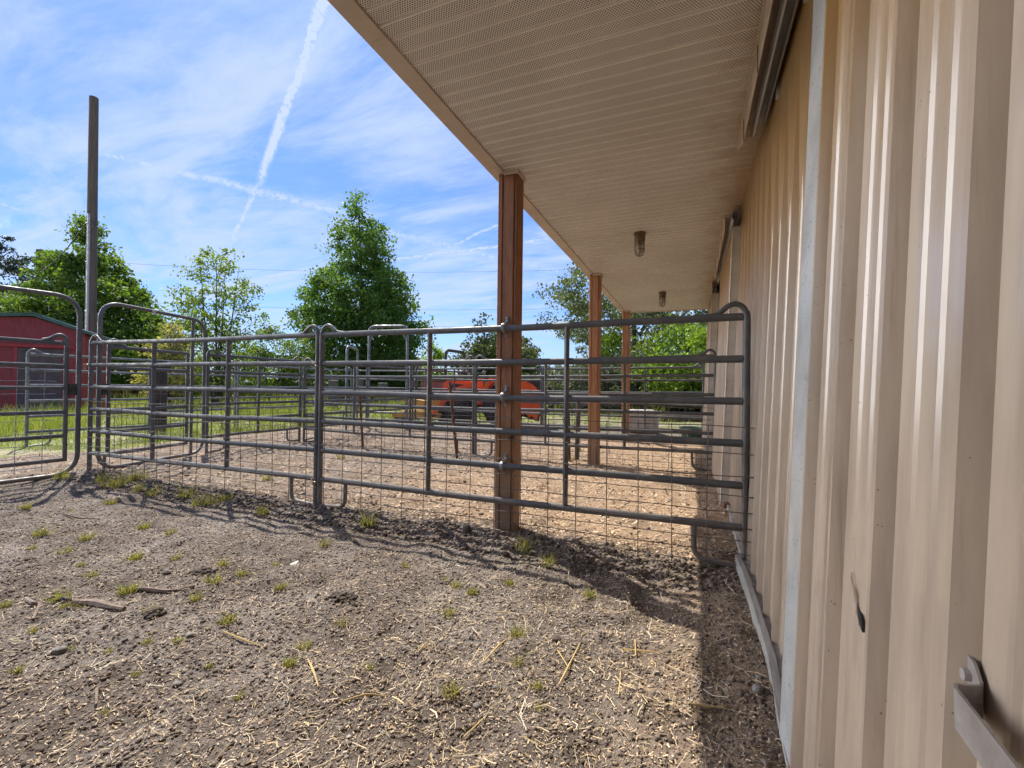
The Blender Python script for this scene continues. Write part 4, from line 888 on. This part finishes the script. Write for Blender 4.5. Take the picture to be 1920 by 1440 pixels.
# ------------------------------------------------------------------ trees and shrubs
def leafmat(name, c, trans=.5, ps=.9): 
    return island_mat(name, [tuple(.62*x for x in c), c, (c[0]*1.45, c[1]*1.3, c[2]*1.25), tuple(.85*x for x in c)], .55, trans, ps, .35)
LM = {'green': leafmat('maple_leaves', (.125, .215, .04)), 'linden': leafmat('linden_leaves', (.105, .20, .043)), 'lime': leafmat('lime_leaves', (.21, .33, .045), .45), 'light': leafmat('sapling_leaves', (.17, .26, .055), .45),
      'pink': leafmat('pinkish_new_leaves', (.30, .30, .13), .45), 'pine': leafmat('pine_needles', (.04, .07, .05), .1), 'silver': leafmat('silvery_leaves', (.17, .205, .125), .25), 'dark': leafmat('oak_leaves', (.125, .165, .065), .3), 'deep': leafmat('hedge_leaves', (.065, .12, .05), .25)}
def tree(name, label, cat, base, H, prof, nclump, nleaf, lsz, mat, group=None, clr=.55, trunk_r=.12, droop=.3, seed=1, inner=.35, trunk_h=None, lop=(0, 0), stems=1, limbs=26, lump=.28):
    r_ = np.random.default_rng(seed); e = empty(name, (base[0], base[1], 0), 0, label, cat, group)
    zf = np.array([p[0] for p in prof]); rf_ = np.array([p[1] for p in prof])
    zz = np.linspace(zf[0], zf[-1], 60); ww = np.interp(zz, zf, rf_)**1.5+.02; ww /= ww.sum()
    z = r_.choice(zz, nclump, p=ww)+r_.uniform(-.012, .012, nclump); a = r_.uniform(0, 2*math.pi, nclump)
    ph = r_.uniform(0, 6.28, 4)
    rad = np.interp(z, zf, rf_)*(1+lump*np.sin(3*a+9*z+ph[0])*np.sin(5*z*2+ph[1])+.12*np.sin(7*a+ph[2]+17*z))
    q = inner+(1-inner)*np.sqrt(r_.random(nclump)); rad *= q
    C = np.stack([rad*np.cos(a)+lop[0]*z, rad*np.sin(a)+lop[1]*z, z*H], -1)
    per = np.maximum(1, (nleaf/nclump*r_.uniform(.45, 1.6, nclump)).astype(int)); ci = np.repeat(np.arange(nclump), per); n = len(ci)
    L_ = C[ci]+np.clip(r_.normal(0, 1, (n, 3)), -1.55, 1.55)*np.array([1, 1, .62])*clr*(.6+.8*r_.random(nclump)[ci])[:, None]*.62
    d = r_.normal(0, 1, (n, 3)); d[:, 2] -= droop*1.5; d /= np.linalg.norm(d, axis=1)[:, None]
    s_ = np.cross(d, r_.normal(0, 1, (n, 3))); s_ /= np.linalg.norm(s_, axis=1)[:, None]
    nrm = np.cross(d, s_); ln = lsz*r_.uniform(.6, 1.35, n)[:, None]
    V = np.stack([L_, L_+d*ln*.5+s_*ln*.36+nrm*ln*.08, L_+d*ln, L_+d*ln*.5-s_*ln*.36+nrm*ln*.08], 1).reshape(-1, 3)
    F_ = np.arange(n*4).reshape(-1, 4)
    link_mesh('crown', np_mesh('crown', V, F_, LM[mat]), e)
    t = MB(); th = trunk_h or H*.93
    for s in range(stems):
        sx = r_.uniform(-.25, .25, 2)*(stems > 1)
        pts = [(sx[0]*(1+k*.7)+lop[0]*k/6*.9+.06*math.sin(k*1.9+s), sx[1]*(1+k*.7)+lop[1]*k/6*.9+.05*math.cos(k*2.3+s), th*k/6-.1) for k in range(7)]
        t.tube(pts, [trunk_r*(1-.15*k+.0*s) if k < 6 else trunk_r*.08 for k in range(7)], 9, up=(0, 1, 0))
    for k in r_.choice(nclump, min(limbs, nclump), replace=False):
        c = C[k]; z0 = max(H*.08, c[2]-np.hypot(c[0], c[1])*.75-.1*H); z0 = min(z0, th*.9)
        st = Vector((lop[0]*z0/H, lop[1]*z0/H, z0)); en = Vector(c); md = st.lerp(en, .5)+Vector((0, 0, .06*H*.5))
        t.tube([st, md, en], [trunk_r*.32*(1-z0/H*.5), trunk_r*.2, trunk_r*.05], 6)
    t.build('trunk', MT['bark'], e)
    return e
def ground_of(px, d): p = at(px, 720, d); return (p[0], p[1])
tree('linden_tree', 'tall conical dark green tree in the middle behind the panels', 'tree', ground_of(685, 30), 14.1, [(.07, 2.8), (.15, 3.7), (.3, 3.9), (.42, 3.85), (.5, 3.5), (.58, 2.7), (.7, 1.95), (.82, 1.5), (.92, .85), (.975, .3)], 600, 56000, .185, 'linden', None, .56, .24, .4, 3, .2, None, (-.6, -.3), lump=.2)
tree('maple_tree', 'big rounded green maple behind the shed and utility pole', 'tree', ground_of(178, 28), 11.6, [(.10, 4.0), (.3, 4.3), (.45, 3.9), (.55, 3.1), (.7, 2.0), (.84, 1.15), (.94, .55), (.98, .2)], 600, 56000, .195, 'green', None, .56, .28, .5, 5, .2, None, (-.5, -.2), lump=.2)
tree('maple_tree', 'lower light green tree at the left edge behind the red shed', 'tree', ground_of(20, 27), 6.6, [(.15, 2.6), (.4, 3.2), (.7, 2.3), (.9, 1.0), (1, .2)], 150, 14000, .17, 'light', None, .55, .15, .4, 6)
tree('pine_tree', 'dark blue green pine cut off by the left edge', 'tree', ground_of(-22, 36), 13.2, [(.2, 3.3), (.4, 3.4), (.6, 3.3), (.8, 3.0), (.93, 1.7), (1.0, .4)], 260, 22000, .17, 'pine', None, .42, .25, -.3, 7, .35, lump=.4)
tree('sapling_tree', 'airy pale green multi stemmed tree left of the conical tree', 'tree', ground_of(405, 22), 7.7, [(.12, .8), (.3, 1.55), (.5, 1.85), (.7, 1.7), (.85, 1.35), (.95, .9), (1.0, .45)], 190, 7500, .135, 'light', None, .36, .07, .2, 8, .25, None, (0, 0), 4, 60, lump=.35)
tree('young_maple', 'young tree with yellow pink new leaves beside the bow gate', 'tree', ground_of(318, 19), 3.6, [(.15, .7), (.4, 1.0), (.7, .8), (.9, .45), (1, .1)], 70, 2600, .15, 'pink', None, .3, .06, .3, 9)
SHR = 'loose pale green shrubs along the meadow'
for k, (px, d, H, r_, lab) in enumerate(((352, 24, 3.2, 1.3, 'pale green shrub below the young pink leaved tree'), (446, 25, 3.9, 1.6, 'pale green shrub right of the airy sapling'), (512, 24, 4.2, 1.5, 'taller pale green shrub above the left pipe joint'), (570, 25, 3.7, 1.3, 'pale green shrub touching the conical tree'))):
    tree('shrub', lab, 'shrub', ground_of(px, d), H, [(.08, r_*.8), (.35, r_), (.65, r_*.95), (.85, r_*.6), (1, r_*.2)], 90, 6500, .115, 'light', SHR, .36, .05, .3, 20+k, .25, None, (0, 0), 3, 24, lump=.35)
tree('small_tree', 'small bright green tree standing far behind the mower', 'tree', ground_of(812, 40), 4.9, [(.1, 1.0), (.35, 1.4), (.65, 1.1), (.88, .6), (1, .15)], 90, 5200, .19, 'lime', None, .4, .1, .3, 30)
tree('low_tree', 'dark low tree between the conical tree and the small bright tree', 'tree', ground_of(765, 36), 3.6, [(.1, 1.2), (.4, 1.7), (.7, 1.3), (1, .3)], 80, 4200, .2, 'dark', None, .45, .1, .3, 31)
tree('oak_tree', 'spreading dark grey green oak behind the first cedar post', 'tree', ground_of(945, 28), 4.6, [(.1, 2.3), (.35, 3.1), (.6, 2.7), (.8, 1.9), (.93, 1.1), (1, .4)], 230, 24000, .15, 'dark', None, .42, .16, .3, 32, lump=.4)
tree('oak_tree', 'taller dark oak crown just left of the first cedar post', 'tree', ground_of(908, 27), 5.3, [(.15, .9), (.5, 1.1), (.8, .8), (1, .2)], 70, 3200, .18, 'dark', None, .38, .13, .3, 33)
tree('overhanging_tree', 'large open crowned tree reaching over the far porch end', 'tree', ground_of(1200, 25), 9.4, [(.22, 3.0), (.4, 4.9), (.55, 5.6), (.7, 5.2), (.85, 3.9), (1, 1.2)], 320, 30000, .15, 'dark', None, .5, .2, .3, 34, .3, 8, (0, 0), 2, 40, lump=.35)
tree('bright_tree', 'bright yellow green tree seen between the far posts and barn', 'tree', ground_of(1285, 18.5), 4.0, [(.1, 1.3), (.35, 1.8), (.6, 1.7), (.85, 1.1), (1, .4)], 170, 16000, .12, 'lime', None, .45, .1, .4, 35)
tree('bright_tree', 'bright green bush between the second and third cedar posts', 'tree', ground_of(1150, 22), 4.4, [(.1, 1.0), (.4, 1.3), (.7, 1.0), (1, .3)], 90, 4200, .17, 'lime', None, .4, .08, .4, 36)
HG = 'silvery hedge shrubs behind the rear yard'
for k, (px, d, H, r_, mt, lab) in enumerate(((1052, 21, 2.1, 1.2, 'silver', 'silvery shrub behind the tractor rear'), (1100, 20.5, 2.5, 1.2, 'silver', 'silvery shrub left of the second cedar post'), (1150, 20, 2.7, 1.2, 'silver', 'silvery shrub between the second and third cedar posts'), (1215, 19.5, 2.9, 1.3, 'silver', 'tall silvery shrub right of the third cedar post'), (1265, 19.5, 2.2, 1.2, 'deep', 'dark hedge shrub above the grey log'), (1318, 19, 2.3, 1.1, 'deep', 'dark hedge shrub beside the barn corner'), (1375, 19, 2.6, 1.3, 'deep', 'dark hedge shrub hidden by the barn end'))):
    tree('hedge_shrub', lab, 'shrub', ground_of(px, d), H, [(.04, r_*.9), (.3, r_), (.65, r_*.9), (.88, r_*.55), (1, r_*.2)], 110, 8000, .10, mt, HG, .32, .06, .2, 40+k, .3, None, (0, 0), 3, 14)
# far-off wood closing the horizon
pts = rng.uniform(-1, 1, (9000, 2)); fwv = []
n = 5200; u_ = rng.uniform(-1500, 900, n); d_ = rng.uniform(150, 175, n); pz = np.abs(rng.normal(0, 1, n)); hh = (2.2+2.0*vnoise(u_/60, d_*0, 51)+1.4*vnoise(u_/17, d_*0, 52))*2
P_ = CAM[None]+f0[None]*d_[:, None]+r0[None]*(u_/FPX*d_)[:, None]; P_[:, 2] = rng.random(n)*np.maximum(hh, .8)
dv = rng.normal(0, 1, (n, 3)); dv /= np.linalg.norm(dv, axis=1)[:, None]; sv = np.cross(dv, rng.normal(0, 1, (n, 3))); sv /= np.linalg.norm(sv, axis=1)[:, None]
V = np.stack([P_-dv*.9, P_+sv*.7, P_+dv*.9, P_-sv*.7], 1).reshape(-1, 3)
tag(link_mesh('far_wood', np_mesh('far_wood', V, np.arange(n*4).reshape(-1, 4), LM['silver'])), 'pale far off line of trees on the horizon', 'wood', kind='stuff')

# ------------------------------------------------------------------ small things on the dirt
tuft_me = []
for v in range(5):
    r_ = np.random.default_rng(90+v); n = (60, 80, 52, 95, 44)[v]
    a = r_.uniform(0, 6.28, n); q = .030*np.sqrt(r_.random(n)); P_ = np.stack([q*np.cos(a), q*np.sin(a), -.004+0*a, np.ones(n)], -1)
    tuft_me.append(blades('grass_tuft', P_, .02, .062, .0040, MT['tuft'], .6))
TG = 'small grass tufts sprouting from the bare dirt'
spots = [(60, 1030), (78, 1004), (122, 1038), (152, 1062), (172, 1080), (163, 1010), (253, 1052), (282, 1158), (240, 1116), (330, 1048), (112, 1125), (122, 1140), (152, 1141), (12, 1130), (130, 1215), (62, 1190), (275, 1205), (203, 1216), (255, 1262), (195, 1330), (418, 1063), (454, 1076), (516, 1052), (526, 1097), (400, 1095), (365, 1128), (425, 1168), (572, 1195), (543, 1233), (335, 1207), (392, 1246), (48, 948), (132, 955), (208, 942), (610, 1018), (760, 1055), (885, 1101), (842, 1141), (971, 1180), (971, 1232), (845, 1292), (1008, 1282), (1025, 1060), (1104, 1105), (856, 1091), (1010, 1322), (955, 1085), (835, 1075), (30, 1265), (640, 1160), (320, 1000), (268, 985), (690, 1240), (450, 1290)]
for k, (px, py) in enumerate(spots):
    g = gat(px, py); o = link_mesh('grass_tuft', tuft_me[k % 5]); o.location = (g[0], g[1], float(ground_h(g[0], g[1]))); s_ = random.uniform(.45, 1.25)*(1.2 if py < 1150 else .9); o.scale = (s_, s_, s_*.85); o.rotation_euler = (0, 0, random.uniform(0, 6))
    tag(o, 'small green and yellow grass tuft sprouting from the bare dirt', 'grass tuft', TG)
FG = 'green grass clumps at the foot of the front panels'
clump = []
for v in range(3):
    r_ = np.random.default_rng(190+v); n = 60; a = r_.uniform(0, 6.28, n); q = .06*np.sqrt(r_.random(n)); clump.append(blades('grass_clump', np.stack([q*np.cos(a), q*np.sin(a), -.005+0*a, np.ones(n)], -1), .04, .16, .006, MT['tuft'], .5))
for k, (px, py) in enumerate([(192, 905), (205, 915), (222, 915), (238, 908), (258, 922), (288, 928), (348, 932), (375, 945), (405, 942), (425, 938), (492, 958), (265, 905), (115, 900), (980, 1028), (1028, 1052), (688, 985), (1085, 845), (1075, 860), (640, 862), (500, 895)]):
    g = gat(px, py); o = link_mesh('grass_clump', clump[k % 3]); o.location = (g[0], g[1], float(ground_h(g[0], g[1]))); s_ = random.uniform(.6, 1.0); o.scale = (s_*1.2, s_*1.2, s_); o.rotation_euler = (0, 0, random.uniform(0, 6))
    tag(o, 'green grass clump growing at the foot of the corral panels', 'grass clump', FG)
def lump(name, px, py, sx, sy, sz, mat, label, cat, seed, rz=0.3, box=.0):
    sx, sy, sz = sx*.8, sy*.8, sz*.75
    r_ = np.random.default_rng(seed); V = []; F_ = []
    nu, nv = 14, 8
    for i in range(nv+1):
        th_ = math.pi*i/nv
        for j in range(nu):
            a = 2*math.pi*j/nu; p = np.array([math.sin(th_)*math.cos(a), math.sin(th_)*math.sin(a), math.cos(th_)])
            p = np.sign(p)*np.abs(p)**(1-box*.6); p *= 1+.09*math.sin(3*p[0]+seed)+.08*math.sin(5*p[1]+2*seed)+r_.uniform(-.03, .03)
            V.append(p*np.array([sx, sy, sz]))
    for i in range(nv):
        for j in range(nu): F_.append((i*nu+j, (i+1)*nu+j, (i+1)*nu+(j+1) % nu, i*nu+(j+1) % nu))
    o = MB().add(V, F_).build(name, MT[mat], None, True, 60); g = gat(px, py); o.location = (g[0], g[1], float(ground_h(g[0], g[1]))+sz*.35); o.rotation_euler = (0, 0, rz)
    return tag(o, label, cat)
for a in (('stone', 110, 1222, .032, .022, .02, 'stone', 'angular grey stone among tufts at the lower left', 'stone', 1, .4, .8), ('stone', 358, 1196, .026, .017, .014, 'stone', 'smooth oval stone left of centre in the dirt', 'stone', 2, .9),
          ('stone', 333, 1275, .022, .014, .010, 'stone', 'flat pale stone below the oval stone', 'stone', 3), ('stone', 932, 1279, .018, .014, .012, 'stone', 'dark round stone in the middle foreground', 'stone', 4),
          ('stone', 1232, 1262, .018, .014, .012, 'stone', 'pale rounded stone right of the straw stalks', 'stone', 5), ('stone', 1424, 1270, .018, .014, .010, 'stone', 'grey stone beside the grade board', 'stone', 6), ('stone', 1420, 1318, .022, .020, .02, 'stone', 'pointed grey stone near the barn door foot', 'stone', 7, .2, .5), ('stone', 1236, 1312, .016, .013, .01, 'stone', 'small whitish stone at the lower edge', 'stone', 8),
          ('stone', 650, 1243, .014, .010, .008, 'stone', 'small bluish grey stone left of the middle foreground', 'stone', 12), ('stone', 895, 1308, .02, .016, .012, 'stone', 'dark grey stone low in the middle foreground', 'stone', 13),
          ('dirt_clod', 1043, 1190, .032, .024, .020, 'clod', 'brown dirt clod casting a dark shadow right of centre', 'clod', 9, .2, .3), ('dirt_clod', 312, 1078, .03, .025, .02, 'clod', 'dark clod among the tufts left of centre', 'clod', 10), ('dirt_clod', 120, 1128, .045, .025, .022, 'clod', 'dark clod at the end of the broken stick', 'clod', 11), ('dirt_clod', 876, 1003, .05, .035, .05, 'clod', 'tall dark clod against the mesh left of the cedar post', 'clod', 14, .1, .2), ('dirt_clod', 618, 975, .05, .035, .04, 'clod', 'dark clod at the foot of the front pipe joint', 'clod', 15)):
    lump(*a)
def droppings(px, py, n, sp, label, seed):
    r_ = np.random.default_rng(seed); g = gat(px, py); P_ = np.stack([np.clip(r_.normal(0, sp, n), -1.6*sp, 1.6*sp), np.clip(r_.normal(0, sp*.7, n), -sp, sp)], -1)
    rr = r_.uniform(.006, .015, n); V = ICO_V[None]*(1+r_.uniform(-.3, .3, (n, 12, 1)))*rr[:, None, None]; V[:, :, 2] *= .75
    V[:, :, :2] += P_[:, None]; V[:, :, 2] += (rr*.3+.012*np.exp(-(P_**2).sum(1)/sp**2))[:, None]
    o = link_mesh('manure_pile', np_mesh('manure_pile', V.reshape(-1, 3), (ICO_F[None]+(np.arange(n)*12)[:, None, None]).reshape(-1, 3), MT['clod'])); o.location = (g[0], g[1], float(ground_h(g[0], g[1])))
    return tag(o, label, 'manure')
droppings(377, 1080, 60, .045, 'small black pile of old droppings beside a tuft left of centre', 5)
droppings(285, 1158, 40, .03, 'thin scatter of dark droppings below the curved stick', 6)
droppings(640, 1118, 60, .04, 'broad crumbled dark droppings in the middle of the dirt', 8)
fe = MB(); g = gat(549, 1048); gz = float(ground_h(g[0], g[1]))+.012
fe.add([(g[0]-.002, g[1]-.05, gz), (g[0]-.014, g[1]+.0, gz+.006), (g[0]+.004, g[1]+.045, gz+.012), (g[0]+.016, g[1]+.012, gz+.004), (g[0]+.001, g[1]+.0, gz+.010)], [(0, 4, 1), (1, 4, 2), (2, 4, 3), (3, 4, 0)])
MT['feather'] = simple('white_feather', (.75, .74, .72), (.6, .59, .57), .7, 0, 60)
tag(fe.build('feather', MT['feather']), 'small white feather lying on the dirt before the front joint', 'feather')
def stick(pts_px, r_, mat, label, cat='stick', name='stick', lift=.012, seg=7):
    P = []
    for i, (px, py) in enumerate(pts_px):
        g = gat(px, py); P.append((g[0], g[1], float(ground_h(g[0], g[1]))+lift+.004*math.sin(i*2)))
    P = fillet(P, .05, 3); n = len(P)
    o = MB().tube(P, [r_*(1-.45*abs(2*k/(n-1)-.8)) for k in range(n)], seg).build(name, MT[mat]); return tag(o, label, cat)
stick([(236, 1110), (278, 1114), (318, 1118), (365, 1110)], .014, 'stick', 'curved dark stick lying in the dirt left of centre')
stick([(138, 1134), (178, 1138), (205, 1147), (233, 1155)], .021, 'stick', 'thick pale broken stick at the left')
stick([(48, 1120), (62, 1135), (75, 1134), (62, 1160)], .013, 'stick', 'bent grey forked twig at the far left')
stick([(180, 1320), (182, 1295), (198, 1288)], .006, 'stick', 'small dark twig at the lower left')
stick([(118, 965), (150, 967), (185, 967)], .008, 'stick', 'thin brown stick below the left bow gate')
MT['stalk'] = simple('golden_stalk', (.50, .34, .12), (.40, .28, .12), .6, 0, 20)
SG = 'thick golden straw stalks in the foreground'
for pts, lab in ((((907, 1232), (938, 1202), (962, 1180)), 'golden straw stalk pointing at the dirt clod'), (((1048, 1280), (1068, 1238), (1088, 1197)), 'long golden straw stalk below the dirt clod'), (((1046, 1214), (1064, 1240)), 'short golden stalk crossing the long one'), (((1166, 1212), (1205, 1217), (1240, 1221)), 'thick tan stalk lying flat at the right'), (((1191, 1196), (1192, 1228)), 'short stalk standing across the flat tan stalk'), (((783, 1212), (800, 1196)), 'short golden stalk in the middle dirt'),
                 (((1160, 1312), (1164, 1260)), 'upright looking golden stalk at the lower right'), (((578, 1222), (588, 1255), (597, 1283)), 'pale straw stalk with a golden end left of centre'), (((870, 1356), (912, 1330)), 'amber stalk at the lower middle edge'), (((640, 1310), (690, 1296), (722, 1291)), 'bundle of pale straw at the lower middle'), (((418, 1186), (455, 1196), (490, 1204)), 'thin pale stalk left of centre'), (((1290, 1338), (1330, 1335), (1368, 1330)), 'golden stalk lying by the grade board')):
    o = stick(pts, .0045, 'stalk', lab, 'straw', 'straw_stalk', .010, 5); o['group'] = SG
